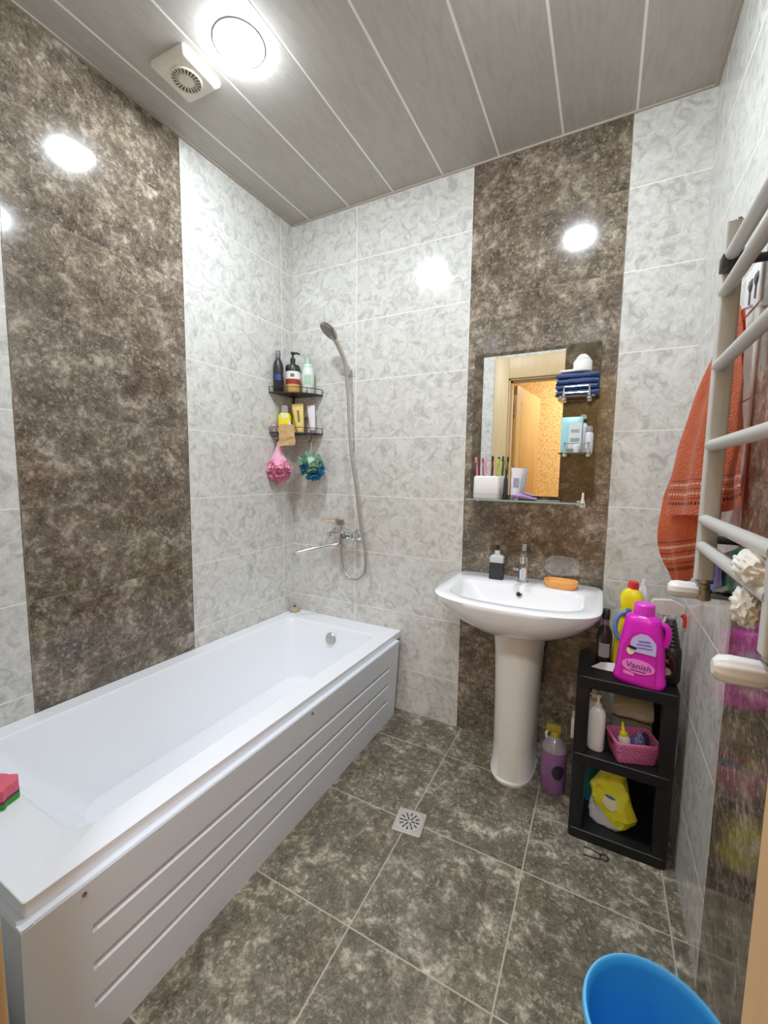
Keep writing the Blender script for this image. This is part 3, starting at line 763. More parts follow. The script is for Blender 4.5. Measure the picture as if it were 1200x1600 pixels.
# toothbrush holder
z = SHB + .0006
t = thing('toothbrush_holder', 'white box-shaped toothbrush holder on the long glass shelf', 'toothbrush holder', (1.148, -.066, z))
bm = bmesh.new(); loft(bm, [rrect(-.054, .054, -.034, .034, .012, 0), rrect(-.058, .058, -.037, .037, .014, .006), rrect(-.057, .057, -.036, .036, .014, .092), rrect(-.052, .052, -.031, .031, .012, .099)]); obj('holder_body', bm, M_WHITE, t)
bm = bmesh.new(); loft(bm, [rrect(-.0583, .0583, -.0373, .0373, .014, .020), rrect(-.0583, .0583, -.0373, .0373, .014, .0215)], False, False); obj('seam_line', bm, plain('seam_grey', (.55, .55, .55), .5), t)
for k, x in enumerate((-.047, -.016, .014, .040)):
    bm = bmesh.new(); lathe(bm, [(.0065, .0985), (.0065, .1005), (.0001, .1005)], 14, x, 0, cap0=False); obj('slot', bm, M_DARK, t)
def brush(x, y, z, c, label, h=.075, lean=0):
    m = plain('brush_' + label[:6], c, .35)
    t = thing('toothbrush', label, 'toothbrush', (x, y, z), 0, 'toothbrushes in the white holder', (0, lean, 0))
    bm = bmesh.new(); tube(bm, spline([(0, 0, 0), (0, .001, h*.4), (0, -.001, h*.7), (0, 0, h)], 4), [.0042, .0042, .0042, .0042, .0040, .0036, .0030, .0026, .0026, .0035, .0045, .0045, .003], 10); obj('handle', bm, m, t)
    bm = bmesh.new(); box(bm, -.0045, .0045, -.010, -.003, h-.024, h-.002, bev=.001); obj('bristles', bm, m, t)
zb = z + .1012
brush(1.098, -.066, zb, lin(224, 110, 160), 'pink toothbrush at the left end of the white holder', .080, -.08)
brush(1.133, -.066, zb, lin(236, 150, 170), 'pale coral toothbrush second from the left in the white holder', .072, .02)
brush(1.164, -.066, zb, lin(24, 30, 32), 'black toothbrush in the middle of the white holder', .085, .02)
brush(1.190, -.066, zb, lin(170, 214, 50), 'lime green toothbrush at the right end of the white holder', .072, .0)
brush(1.206, -.058, zb, lin(40, 62, 30), 'dark green toothbrush behind the lime one in the white holder', .085, .03)
t = thing('electric_toothbrush', 'slim black toothbrush standing upright between holder and white tube', 'toothbrush', (1.228, -.086, z))
bm = bmesh.new(); lathe(bm, [(.010, 0), (.011, .004), (.0095, .05), (.0085, .085), (.0035, .100), (.0030, .130)], 18); obj('handle', bm, plain('black_rubber', (.02, .02, .022), .5, var=.5, scale=200), t)
bm = bmesh.new(); box(bm, -.004, .004, -.009, .003, .128, .146, bev=.0015); obj('brush_head', bm, plain('grey_head', (.18, .16, .14), .5), t)
t = squeeze('toothpaste_tube', 'white toothpaste tube standing on its cap beside the holder', (1.263, -.070, z), .052, .135, plain('tube_white', lin(226, 224, 232), .35), M_WHITE, .15, None, math.radians(4))
patch('tube_print', .022, .035, plain('violet_print', lin(150, 146, 176), .4, var=.4, scale=250), t, (0, -.0135, .075), (PI/2-.1, 0, 0))
# lilac razor lying on shelf
t = thing('razor', 'lilac plastic razor lying on the long glass shelf', 'razor', (1.300, -.078, z+.005), .25)
bm = bmesh.new(); tube(bm, spline([(-.035, 0, .012), (-.01, .0, .012), (.02, .002, .006), (.055, .0, .0)], 5), [.007, .009, .010, .010, .010, .009, .009, .008, .008, .007, .007, .006, .006, .005, .005, .004], 12); obj('handle', bm, plain('lilac', lin(180, 140, 206), .35), t)
bm = bmesh.new(); box(bm, -.048, -.034, -.016, .016, -.004, .016, bev=.003); obj('razor_head', bm, plain('lilac_dark', lin(120, 92, 160), .35), t)
t = thing('tweezers', 'thin metal tweezers lying at the right of the long glass shelf', 'tweezers', (1.40, -.085, z+.0022), .1)
for s in (-1, 1):
    bm = bmesh.new(); tube(bm, [(-.045, .006*s, 0), (.0, .005*s, 0), (.045, .001*s, 0)], [.0016, .002, .0022], 8); obj('arm', bm, M_CHROME, t)

# ================================================================== BASIN
BZ = .796
t = thing('pedestal_basin', 'white ceramic washbasin on a full pedestal under the mirror', 'washbasin', (1.322, 0, 0))
def basin_ring(z, x0, x1, yb, yf, bow, rc, n=72):
    """D-shaped outline: straight back, bowed front, rounded front corners"""
    pts = []
    cx, hw = (x0+x1)/2, (x1-x0)/2
    d = yb - yf
    for i in range(n):
        a = 2*PI*i/n
        c, s = math.cos(a), math.sin(a)
        if s < 0:       # front
            p = rc
            X = cx + hw*math.copysign(abs(c)**(2/p), c)
            Y = (yb+yf)/2 - d/2*abs(s)**(2/p)
            Y -= bow*(1 - ((X-cx)/hw)**2)*abs(s)**.5
        else:
            X = cx + hw*math.copysign(abs(c)**(2/9.), c)
            Y = (yb+yf)/2 + d/2*abs(s)**(2/9.)
        pts.append((X-1.322, Y, z))
    return pts
bm = bmesh.new()
R = [basin_ring(.615, 1.215, 1.425, -.02, -.24, .03, 2.6),
     basin_ring(.630, 1.185, 1.450, -.02, -.28, .03, 2.6),
     basin_ring(.660, 1.125, 1.515, -.015, -.355, .04, 2.8),
     basin_ring(.700, 1.075, 1.570, -.010, -.405, .05, 3.2),
     basin_ring(.745, 1.040, 1.605, -.006, -.432, .055, 4.2),
     basin_ring(.775, 1.026, 1.620, -.004, -.440, .057, 5.2),
     basin_ring(BZ-.004, 1.022, 1.623, -.003, -.443, .058, 5.6),
     basin_ring(BZ, 1.026, 1.619, -.006, -.439, .058, 5.6),
     basin_ring(BZ, 1.075, 1.566, -.152, -.400, .042, 5.0),
     basin_ring(BZ-.003, 1.080, 1.561, -.156, -.395, .042, 5.0),
     basin_ring(BZ-.022, 1.098, 1.545, -.163, -.385, .042, 4.2),
     basin_ring(BZ-.06, 1.13, 1.515, -.172, -.37, .035, 3.4),
     basin_ring(BZ-.10, 1.18, 1.465, -.19, -.34, .03, 2.8),
     basin_ring(BZ-.118, 1.26, 1.385, -.22, -.30, .01, 2.4)]
loft(bm, R)
bas = obj('basin_bowl', bm, M_CERAM, t, angle=60)
for s in (0, 1):   # shallow moulded step between the deck and each side
    pass
bm = bmesh.new()
def ped(z, hw, yf, yb=-.075):
    pts = []
    for i in range(33):
        a = PI*i/32
        pts.append((math.copysign(abs(math.cos(a))**.82, math.cos(a))*hw, yb-.06 + (yf-yb+.06)*math.sin(a)**.85, z))
    return pts + [(-hw, yb, z), (hw, yb, z)]
loft(bm, [ped(0, .087, -.285), ped(.012, .090, -.288), ped(.018, .084, -.280), ped(.15, .083, -.276), ped(.35, .086, -.272), ped(.52, .093, -.268), ped(.64, .104, -.268)])
obj('pedestal', bm, M_PEDE, t, angle=50)
bm = bmesh.new(); lathe(bm, [(.013, 0), (.013, .003), (.009, .004)], 24, cap1=False); xf(bm, Matrix.Rotation(PI/2, 4, 'X')); o = obj('overflow_ring', bm, M_STEEL, t); o.location = (-.005, -.1665, BZ-.033); o.rotation_euler = (math.radians(-14), 0, 0)
bm = bmesh.new(); lathe(bm, [(.0095, 0), (.0095, .0025), (.0001, .0026)], 20, cap0=False); xf(bm, Matrix.Rotation(PI/2, 4, 'X')); h = obj('overflow_hole', bm, M_DARK, o)
bm = bmesh.new(); lathe(bm, [(.024, 0), (.022, .003), (.008, .004), (.0001, .002)], 24, cap1=False); o = obj('drain', bm, M_CHROME, t); o.location = (0, -.262, BZ-.1178)

# basin tap
t = thing('basin_tap', 'chrome single-lever tap on the basin', 'tap', (1.316, -.082, BZ+.0005))
bm = bmesh.new(); lathe(bm, [(.025, 0), (.025, .004), (.021, .008), (.020, .06), (.020, .105), (.018, .110), (.010, .113)], 28); obj('tap_body', bm, M_CHROME, t)
bm = bmesh.new(); loft(bm, [[(x, y, z) for x, y, z in ((-.013, -.012, .070), (.013, -.012, .070), (.013, -.012, .092), (-.013, -.012, .092))], [(-.013, -.088, .078), (.009, -.092, .078), (.009, -.092, .090), (-.013, -.088, .090)], [(-.022, -.115, .072), (.0, -.119, .072), (.0, -.119, .083), (-.022, -.115, .083)]]); obj('spout', bm, M_CHROME, t)
bm = bmesh.new(); lathe(bm, [(.0165, .112), (.0175, .118), (.0165, .130), (.008, .134)], 24); o = obj('handle_base', bm, M_DCHROME, t)
bm = bmesh.new(); loft(bm, [[(-.009, .008, .130), (.009, .008, .130), (.009, -.008, .130), (-.009, -.008, .130)], [(-.008, .016, .152), (.008, .016, .152), (.008, .006, .152), (-.008, .006, .152)], [(-.007, .020, .160), (.007, .020, .160), (.007, .012, .161), (-.007, .012, .161)]]); obj('lever', bm, M_CHROME, o)
# soap dispenser
t = thing('soap_dispenser', 'square black and clear soap dispenser on the basin ledge', 'soap dispenser', (1.205, -.085, BZ+.0005), .05)
bm = bmesh.new(); loft(bm, [rrect(-.030, .030, -.022, .022, .005, 0, 3), rrect(-.030, .030, -.022, .022, .005, .074, 3)]); obj('black_sleeve', bm, plain('black_matte', (.016, .017, .019), .45), t)
bm = bmesh.new(); loft(bm, [rrect(-.0295, .0295, -.0215, .0215, .005, .0742, 3), rrect(-.0295, .0295, -.0215, .0215, .005, .098, 3), rrect(-.020, .020, -.015, .015, .005, .106, 3), rrect(-.011, .011, -.011, .011, .005, .108, 3)]); obj('clear_top', bm, plain('frosted', (.72, .72, .72), .2, trans=.3), t)
cap(t, [(.011, .1075), (.011, .124), (.006, .126)], M_WHITE, 'collar', 16); o = cap(t, [(.005, .125), (.005, .138), (.009, .139), (.009, .147), (.002, .149)], M_BLACK, 'pump', 16)
bm = bmesh.new(); tube(bm, [(0, 0, .143), (0, -.02, .144), (0, -.03, .139)], [.005, .0045, .0035], 10); obj('nozzle', bm, M_BLACK, o)
# soap dish
t = thing('soap_dish', 'orange oval soap dish on the right of the basin ledge', 'soap dish', (1.468, -.100, BZ+.0005), -.03)
bm = bmesh.new(); loft(bm, [circ(0, 0, 0, .052, .030, 36, 3), circ(0, 0, .004, .056, .034, 36, 3), circ(0, 0, .028, .065, .043, 36, 3), circ(0, 0, .031, .064, .042, 36, 3), circ(0, 0, .029, .060, .038, 36, 3), circ(0, 0, .008, .052, .030, 36, 3)])
M_OR = plain('orange_plastic', lin(246, 164, 78), .35, sss=.2); obj('dish', bm, M_OR, t)
bm = bmesh.new(); loft(bm, [circ(0, 0, .0085, .044, .024, 30, 2.6), circ(0, 0, .016, .046, .026, 30, 2.6), circ(0, 0, .026, .040, .021, 30, 2.6), circ(0, 0, .029, .024, .010, 30, 2.2)])
o = obj('soap_bar', bm, plain('peach_soap', lin(244, 178, 110), .45)); o.location = (1.468, -.100, BZ+.0008); tag(o, 'peach soap bar lying in the orange soap dish', 'soap')
# suction soap holder on the wall
t = thing('suction_soap_holder', 'clear plastic oval soap holder stuck on the brown tiles right of the basin tap', 'soap holder', (1.462, 0, .868))
bm = bmesh.new(); loft(bm, [[(x, -.0012, z) for x, z, _ in circ(0, 0, 0, .068, .042, 32, 3)], [(x, -.012, z) for x, z, _ in circ(0, 0, 0, .068, .042, 32, 3)], [(x, -.013, z) for x, z, _ in circ(0, 0, 0, .062, .036, 32, 3)], [(x, -.006, z) for x, z, _ in circ(0, 0, 0, .058, .032, 32, 3)]])
obj('holder_dish', bm, plain('clear_film', (.8, .78, .76), .15, alpha=.13), t)

# ================================================================== FLOOR DRAIN
t = thing('floor_drain', 'small square steel floor drain in the grey tiles', 'drain', (1.049, -.632, 0), math.radians(8))
bm = bmesh.new(); loft(bm, [rrect(-.052, .052, -.052, .052, .006, .0002, 3), rrect(-.052, .052, -.052, .052, .006, .003, 3), rrect(-.048, .048, -.048, .048, .006, .004, 3)]); obj('plate', bm, plain('drain_steel', lin(190, 186, 178), .35, .35, var=.1), t)
bm = bmesh.new(); lathe(bm, [(.045, .004), (.045, .0065), (.041, .0068), (.040, .0045)], 40, cap0=False, cap1=False); obj('rim', bm, plain('drain_rim', lin(206, 202, 194), .3, .3), t)
bm = bmesh.new()
for r_, n_ in ((.030, 12), (.014, 6)):
    for k in range(n_):
        b2 = bmesh.new(); box(b2, r_-.007, r_+.007, -.0022, .0022, .0041, .0046); xf(b2, Matrix.Rotation(2*PI*k/n_, 4, 'Z'))
        me = bpy.data.meshes.new('tmp'); b2.to_mesh(me); b2.free(); bm.from_mesh(me); bpy.data.meshes.remove(me)
obj('slots', bm, M_DARK, t, smooth=False)

# ================================================================== BLACK SHELF UNIT
SX0, SX1, SY0, SY1 = 1.556, 1.846, -.412, -.172
TZ_ = .585; MZ = .310; LZ = .035
t = thing('shelf_unit', 'black plastic three-tier shelf unit in the right back corner', 'shelf', ((SX0+SX1)/2, (SY0+SY1)/2, 0))
hx, hy = (SX1-SX0)/2, (SY1-SY0)/2
for z in (TZ_, MZ, LZ):
    bm = bmesh.new()
    loft(bm, [rrect(-hx, hx, -hy, hy, .015, z-.036, 3), rrect(-hx, hx, -hy, hy, .015, z-.002, 3), rrect(-hx+.003, hx-.003, -hy+.003, hy-.003, .013, z, 3)])
    obj('shelf_board', bm, M_SHELF, t, smooth=False)
for a, b in ((TZ_, MZ), (MZ, LZ)):
    for sx in (-1, 1):
        for sy in (-1, 1):
            bm = bmesh.new(); cx, cy = sx*(hx-.022), sy*(hy-.020)
            box(bm, cx-.021, cx+.021, cy-.018, cy+.018, b-.0005, a-.0355, bev=.004); obj('post', bm, M_SHELF, t)
# added black sheet stands in for the shade inside the unit
bm = bmesh.new(); box(bm, -hx+.04, hx-.04, hy-.006, hy-.002, LZ, MZ-.036); obj('back_shade_sheet', bm, M_SHELF, t, smooth=False)

# --- on the top board
z = TZ_ + .0006
t = thing('detergent_bottle', 'big magenta stain remover bottle at the front of the black shelf top', 'bottle', (1.738, -.358, z), math.radians(-14))
M_MAG = plain('magenta_plastic', lin(226, 20, 190), .3, var=.03)
bm = bmesh.new()
def br(z, x0, x1, d, p=3.4): return circ((x0+x1)/2, 0, z, (x1-x0)/2, d, 40, p)
loft(bm, [br(0, -.070, .070, .040), br(.006, -.074, .074, .044), br(.020, -.074, .074, .044), br(.024, -.071, .071, .042), br(.10, -.064, .066, .042), br(.16, -.056, .058, .041), br(.20, -.050, .050, .039), br(.215, -.047, .047, .036), br(.222, -.036, .040, .030, 2.6), br(.228, -.026, .028, .024, 2.2)])
obj('bottle_body', bm, M_MAG, t)
bm = bmesh.new(); loft(bm, [circ(.001, 0, .226, .029, .027, 30), circ(.001, 0, .230, .030, .028, 30), circ(.001, 0, .258, .029, .027, 30), circ(.001, 0, .262, .025, .023, 30)]); obj('cap', bm, plain('magenta_cap', lin(236, 50, 214), .35), t)
bm = bmesh.new(); tube(bm, spline([(.050, .0, .205), (.066, 0, .195), (.070, 0, .165), (.064, 0, .135)], 5), .009, 12); obj('handle', bm, M_MAG, t)
patch('panel', .096, .165, plain('label_magenta', lin(206, 26, 170), .35), t, (0, -.0430, .095), (PI/2-.03, 0, 0), 'arch')
patch('lavender_flash', .070, .062, plain('lavender', lin(196, 186, 230), .35), t, (.012, -.0440, .142), (PI/2-.03, 0, 0), 'arch')
M_INK = plain('indigo_ink', lin(66, 44, 128), .4); M_PINKL = plain('pink_label', lin(250, 128, 206), .35)
for k, (w, dz) in enumerate(((.040, .150), (.052, .139), (.058, .128))):
    patch('small_print', w*.8, .0045, plain('print_blue', lin(120, 112, 190), .4, var=.5, scale=500), t, (.014, -.0449, dz), (PI/2-.03, -.12, 0))
patch('portrait_face', .022, .026, plain('skin_print', lin(240, 220, 170), .4), t, (-.022, -.0449, .112), (PI/2-.03, 0, 0), 'oval')
patch('portrait_hair', .026, .010, M_DARK, t, (-.018, -.0456, .1235), (PI/2-.03, .15, 0), 'oval')
patch('name_badge', .092, .046, M_PINKL, t, (.002, -.0452, .065), (PI/2-.03, 0, 0), 'oval')
textmesh('Vanish', .027, M_INK, t, loc=(.002, -.0464, .066), rot=(PI/2-.03, 0, 0), shear=.15)
patch('small_print', .044, .004, plain('print_plum', lin(120, 30, 120), .4), t, (.002, -.0458, .050), (PI/2-.03, 0, 0))
patch('pink_flash', .080, .010, M_PINKL, t, (.002, -.0448, .034), (PI/2-.03, .10, 0))
# black cleaner bottle at its right
t = thing('cleaner_bottle', 'black ribbed cleaner bottle with round label, right of the magenta bottle', 'bottle', (1.820, -.300, z), math.radians(-20))
bm = bmesh.new(); rr = [br(0, -.034, .034, .030), br(.006, -.0355, .0355, .032), br(.085, -.0355, .0355, .031), br(.105, -.034, .034, .029)]
for k in range(7): rr += [br(.112+k*.013, -.032+k*.0024, .031-k*.0024, .026-k*.001), br(.118+k*.013, -.029+k*.0024, .028-k*.0024, .023-k*.001)]
rr += [br(.208, -.013, .013, .013, 2)]
loft(bm, rr); obj('bottle_body', bm, M_BLACK, t)
cap(t, [(.014, .207), (.014, .222), (.010, .225)], M_PLASCLR, 'cap', 20)
M_BRN = plain('brown_ring', lin(96, 60, 50), .4); M_CREAMP = plain('cream_print', lin(220, 196, 172), .4, var=.3, scale=150)
patch('label_ring', .060, .084, M_BRN, t, (0, -.0327, .058), shape='oval'); patch('label_panel', .054, .076, M_BLACK, t, (0, -.0331, .056), shape='oval')
textmesh('OX', .020, M_CREAMP, t, loc=(-.004, -.0338, .074)); patch('label_picture', .030, .026, M_CREAMP, t, (.004, -.0335, .040), shape='oval')
# yellow bleach bottle with red cap and blue grip behind
t = thing('bleach_bottle', 'tall yellow bottle with red cap behind the magenta bottle', 'bottle', (1.697, -.232, z), math.radians(-10), rot=(0, math.radians(3), math.radians(-10)))
bm = bmesh.new(); loft(bm, [br(0, -.034, .034, .030), br(.005, -.036, .036, .032), br(.15, -.036, .036, .032), br(.19, -.030, .033, .029), br(.205, -.028, .036, .029), br(.24, -.036, .037, .030), br(.262, -.030, .030, .027), br(.278, -.016, .014, .016, 2.2)]); obj('bottle_body', bm, M_YEL, t)
cap(t, [(.017, .276), (.0175, .280), (.0165, .300), (.012, .303)], M_RED, 'cap', 20, loc=(0, 0, 0))
patch('red_print', .03, .012, plain('orange_print', lin(200, 60, 20), .4, var=.4, scale=100), t, (-.012, -.0325, .185), (PI/2, .3, 0))
t = bottle('blue_bottle', 'blue bottle with curved grip squeezed between yellow and magenta bottles', 'bottle', (1.700, -.283, z), [(.014, 0), (.016, .004), (.016, .12), (.011, .14), (.009, .15)], M_BLUE, sy=.9)
bm = bmesh.new(); tube(bm, spline([(-.008, 0, .10), (-.030, 0, .115), (-.036, 0, .155), (-.026, 0, .190), (-.006, 0, .205)], 5), .007, 10); obj('grip', bm, plain('blue_grip', lin(96, 140, 212), .35), t)
cap(t, [(.010, .149), (.010, .205), (.007, .215)], M_BLUE, 'cap', 14)
# dark glass bottle left
t = bottle('dark_bottle', 'slim dark bottle with black cap at the left of the black shelf top', 'bottle', (1.634, -.252, z), [(.024, 0), (.026, .004), (.026, .095), (.020, .12), (.012, .135), (.011, .165)], plain('dark_glass', (.02, .018, .02), .15), group=None)
cap(t, [(.0135, .160), (.0135, .192), (.011, .195)], M_BLACK, 'cap', 18); patch('label', .034, .05, plain('silver_label', lin(150, 148, 150), .4, var=.5, scale=120), t, (0, -.0262, .05), curve=.027)
cap(t, [(.0125, .138), (.0125, .158)], plain('foil_neck', lin(150, 140, 150), .25, .6), 'neck_foil', 18)
# folded white paper
bm = bmesh.new(); vs = [bm.verts.new(p) for p in ((-.035, -.016, 0), (.035, -.022, 0), (.045, .030, .012), (-.006, .020, .008))]; bm.faces.new(vs); bmesh.ops.subdivide_edges(bm, edges=bm.edges[:], cuts=4, use_grid_fill=True); disp(bm, .002, 40, 5)
for v in bm.verts: v.co.z = max(v.co.z, 0) + .0005
bmesh.ops.solidify(bm, geom=bm.faces[:], thickness=.0012)
o = obj('paper_scrap', bm, M_WHITE); o.location = (1.632, -.310, z+.001); tag(o, 'crumpled white paper scrap beside the magenta bottle on the black shelf', 'paper')
# spray bottle, translucent with red trigger
t = thing('spray_bottle', 'clear spray bottle with white head and red trigger behind the black cleaner bottle', 'spray bottle', (1.818, -.222, z), math.radians(4))
bm = bmesh.new(); loft(bm, [br(0, -.026, .026, .024), br(.004, -.028, .028, .026), br(.11, -.028, .028, .026), br(.15, -.018, .018, .018, 2.4), br(.175, -.012, .012, .012, 2)]); obj('bottle_body', bm, plain('clear_spray', (.88, .86, .84), .2, trans=.3), t)
cap(t, [(.014, .170), (.014, .192), (.011, .194)], M_WHITE, 'collar', 18)
bm = bmesh.new(); loft(bm, [[(-.050, -.010, .228), (-.050, .010, .228), (-.050, .010, .236), (-.050, -.010, .236)], [(-.042, -.012, .205), (-.042, .012, .205), (-.042, .012, .246), (-.042, -.012, .246)], [(.01, -.013, .193), (.01, .013, .193), (.01, .013, .250), (.01, -.013, .250)], [(.048, -.010, .200), (.048, .010, .200), (.048, .010, .232), (.048, -.010, .232)]]); obj('spray_head', bm, plain('offwhite', lin(222, 212, 204), .4), t)
bm = bmesh.new(); tube(bm, spline([(.040, -.012, .206), (.050, -.016, .190), (.048, -.018, .165)], 4), .007, 10); obj('trigger', bm, M_RED, t)
# white crumpled bag
def crumple(name, label, cat, c, r, mat, seed, sub=4, amp=.35):
    bm = bmesh.new(); bmesh.ops.create_icosphere(bm, subdivisions=sub, radius=1)
    for v in bm.verts:
        d = v.co.normalized(); f = 1 + amp*(abs(noise.noise(d*2.2 + Vector((seed, 0, 0))))*2-.5) + amp*.5*(abs(noise.noise(d*5.5 + Vector((seed, 3, 0))))*2-.4)
        v.co = Vector((d.x*r[0], d.y*r[1], d.z*r[2]))*f
    o = obj(name, bm, mat, angle=28); o.location = c
    mz = min(v.co.z for v in o.data.vertices)
    return tag(o, label, cat), mz
M_BAG = plain('white_bag', lin(228, 226, 230), .45, var=.08)
o, mz = crumple('plastic_bag', 'crumpled white plastic bag at the back of the black shelf top', 'bag', (1.746, -.196, 0), (.019, .018, .140), M_BAG, 4, 4, .22); o.location.z = z - mz

# --- on the middle board
z = MZ + .0006
t = bottle('pump_bottle', 'white lotion pump bottle at the front left of the middle black shelf', 'bottle', (1.626, -.352, z), [(.024, 0), (.026, .004), (.026, .125), (.022, .140), (.012, .150)], M_WHITE, sy=.85, p=2.5, rz=-.2); pump(t, .149, M_CREAM, .9, -1, .022)
t = bottle('lotion_bottle', 'beige bottle behind the white pump bottle on the middle black shelf', 'bottle', (1.618, -.285, z), [(.026, 0), (.029, .004), (.029, .12), (.020, .145), (.012, .150)], plain('taupe_plastic', lin(178, 158, 138), .35), sy=.8, p=2.5); cap(t, [(.0125, .149), (.0125, .175), (.009, .178)], M_CREAM, 'cap', 16)
# pink woven basket
t = thing('storage_basket', 'pink woven plastic basket on the middle black shelf', 'basket', (1.735, -.340, z), math.radians(20))
def basketmat():
    m, nt, b = newmat('pink_weave'); tc = N(nt, 'ShaderNodeTexCoord')
    ck = N(nt, 'ShaderNodeTexBrick', inp={'Scale': 1., 'Mortar Size': .0016, 'Brick Width': .016, 'Row Height': .008, 'Color1': (*lin(236, 134, 180), 1), 'Color2': (*lin(224, 116, 166), 1), 'Mortar': (*lin(176, 72, 124), 1)}); ck.offset = .5
    sp = N(nt, 'ShaderNodeSeparateXYZ'); nt.links.new(tc.outputs['Object'], sp.inputs[0]); cb = N(nt, 'ShaderNodeCombineXYZ')
    nt.links.new(math_(nt, 'ADD', sp.outputs[0], sp.outputs[1]), cb.inputs[0]); nt.links.new(sp.outputs[2], cb.inputs[1]); nt.links.new(cb.outputs[0], ck.inputs['Vector'])
    nt.links.new(ck.outputs[0], b.inputs['Base Color']); b.inputs['Roughness'].default_value = .45
    bp = N(nt, 'ShaderNodeBump', inp={'Strength': .6, 'Distance': .002}); bp.invert = True; nt.links.new(ck.outputs[1], bp.inputs['Height']); nt.links.new(bp.outputs[0], b.inputs['Normal']); return m
M_BASK = basketmat()
bm = bmesh.new(); loft(bm, [rrect(-.058, .058, -.042, .042, .010, 0, 4), rrect(-.060, .060, -.044, .044, .012, .004, 4), rrect(-.068, .068, -.051, .051, .014, .066, 4), rrect(-.065, .065, -.048, .048, .012, .066, 4), rrect(-.056, .056, -.040, .040, .010, .006, 4)]); obj('basket_body', bm, M_BASK, t)
M_BRIM = plain('pink_rim', lin(226, 108, 158), .4)
bm = bmesh.new(); loft(bm, [rrect(-.070, .070, -.053, .053, .015, .064, 4), rrect(-.0705, .0705, -.0535, .0535, .015, .071, 4), rrect(-.064, .064, -.047, .047, .012, .071, 4), rrect(-.064, .064, -.047, .047, .012, .064, 4)], False, False); obj('rim', bm, M_BRIM, t)
for sx in (-1, 1):
    bm = bmesh.new(); box(bm, sx*.0675-.0015, sx*.0675+.0015, -.016, .016, .046, .056, bev=.001); obj('hand_slot', bm, plain('slot_dark', (.05, .01, .03), .8), t)
c, s = math.cos(math.radians(20)), math.sin(math.radians(20))
t = bottle('glue_bottle', 'white nozzle bottle with yellow tip lying in the pink basket', 'bottle', (1.716, -.360, z+.014), [(.017, 0), (.0185, .003), (.0185, .055), (.012, .066)], M_WHITE, sy=.8, rot=(0, math.radians(-8), 0)); cap(t, [(.0125, .064), (.0125, .074), (.006, .080), (.0025, .108), (.001, .110)], M_YEL, 'nozzle_cap', 16)
o, mz = crumple('sachet', 'crumpled blue and white sachet in the pink basket', 'sachet', (1.752, -.340, 0), (.020, .018, .034), plain('blue_sachet', lin(110, 118, 178), .4, var=.7, scale=90), 9, 3, .3); o.location.z = z+.012-mz
o, mz = crumple('dark_cloth', 'dark scrunched cloth at the back of the pink basket', 'cloth', (1.772, -.312, 0), (.014, .013, .030), cloth('charcoal', (.03, .03, .04)), 14, 3, .3); o.location.z = z+.012-mz
# rolled towels at the back
def roll(name, label, loc, L, r, mat, rz, cat='cloth'):
    t = thing(name, label, cat, loc, rz)
    bm = bmesh.new(); R = []
    for i in range(13):
        x = -L/2 + L*i/12; k = 1 - .18*(2*abs(i/12-.5))**6
        R.append([(x, math.cos(a)*r*k*(1+.07*math.sin(3*a+i*.4)), r + math.sin(a)*r*k*.92*(1+.05*math.sin(2*a+i*.6))) for a in [2*PI*j/20 for j in range(20)]])
    loft(bm, R); disp(bm, .003, 30, 1); mzz = min(v.co.z for v in bm.verts)
    for v in bm.verts: v.co.z -= mzz
    obj('roll', bm, mat, t); return t
M_GREYC = cloth('sand_cloth', lin(186, 178, 158), .4, 100)
roll('rolled_cloth', 'sand grey rolled cloth at the back of the middle black shelf, underneath', (1.735, -.236, z), .125, .042, cloth('olive_cloth', lin(112, 106, 86), .4, 100), .02)
roll('rolled_cloth', 'pale sand rolled cloth at the back of the middle black shelf, lying on top', (1.738, -.238, z+.080), .122, .041, M_GREYC, -.03)

# --- on the bottom board
z = LZ + .0006
t = thing('detergent_bag', 'slumped yellow and white powder bag on the bottom black shelf', 'bag', (1.675, -.322, z), math.radians(-24))
def bagmat():
    m, nt, b = newmat('yellow_film'); tc = N(nt, 'ShaderNodeTexCoord'); sp = N(nt, 'ShaderNodeSeparateXYZ'); nt.links.new(tc.outputs['Object'], sp.inputs[0])
    nz = N(nt, 'ShaderNodeTexNoise', inp={'Scale': 22., 'Detail': 4.}); nt.links.new(tc.outputs['Object'], nz.inputs['Vector'])
    f = math_(nt, 'ADD', math_(nt, 'ADD', sp.outputs[2], math_(nt, 'MULTIPLY', sp.outputs[0], .55)), math_(nt, 'MULTIPLY', nz.outputs[0], .03))
    w = math_(nt, 'LESS_THAN', f, .062)
    c = mixc(nt, w, mixc(nt, nz.outputs[0], lin(196, 190, 10), lin(240, 234, 60)), mixc(nt, nz.outputs[0], lin(170, 172, 190), lin(236, 236, 240)))
    nt.links.new(c, b.inputs['Base Color']); b.inputs['Roughness'].default_value = .3; return m
bm = bmesh.new(); R = []
for k in range(15):
    f = k/14; zz = .235*f
    rx = [.052, .066, .072, .072, .068, .064, .060, .055, .050, .046, .040, .034, .027, .022, .028][k]; ry = rx*.62
    R.append([(x + .020*f + .010*math.sin(f*7), y + .02*f, zz) for x, y, _ in circ(0, 0, 0, rx, ry, 40, 2.4)])
loft(bm, R)
for v in bm.verts:
    n3 = noise.noise_vector(v.co*20)*.017 + noise.noise_vector(v.co*48)*.008
    v.co += Vector((n3.x, n3.y, n3.z*.4 if v.co.z > .01 else 0))
mzz = min(v.co.z for v in bm.verts)
for v in bm.verts: v.co.z -= mzz
obj('bag_body', bm, bagmat(), t, angle=25)
patch('printed_badge', .046, .052, plain('badge_print', lin(232, 226, 190), .4, var=.3, scale=120), t, (.026, -.0460, .105), (PI/2+.05, 0, .1), 'oval')
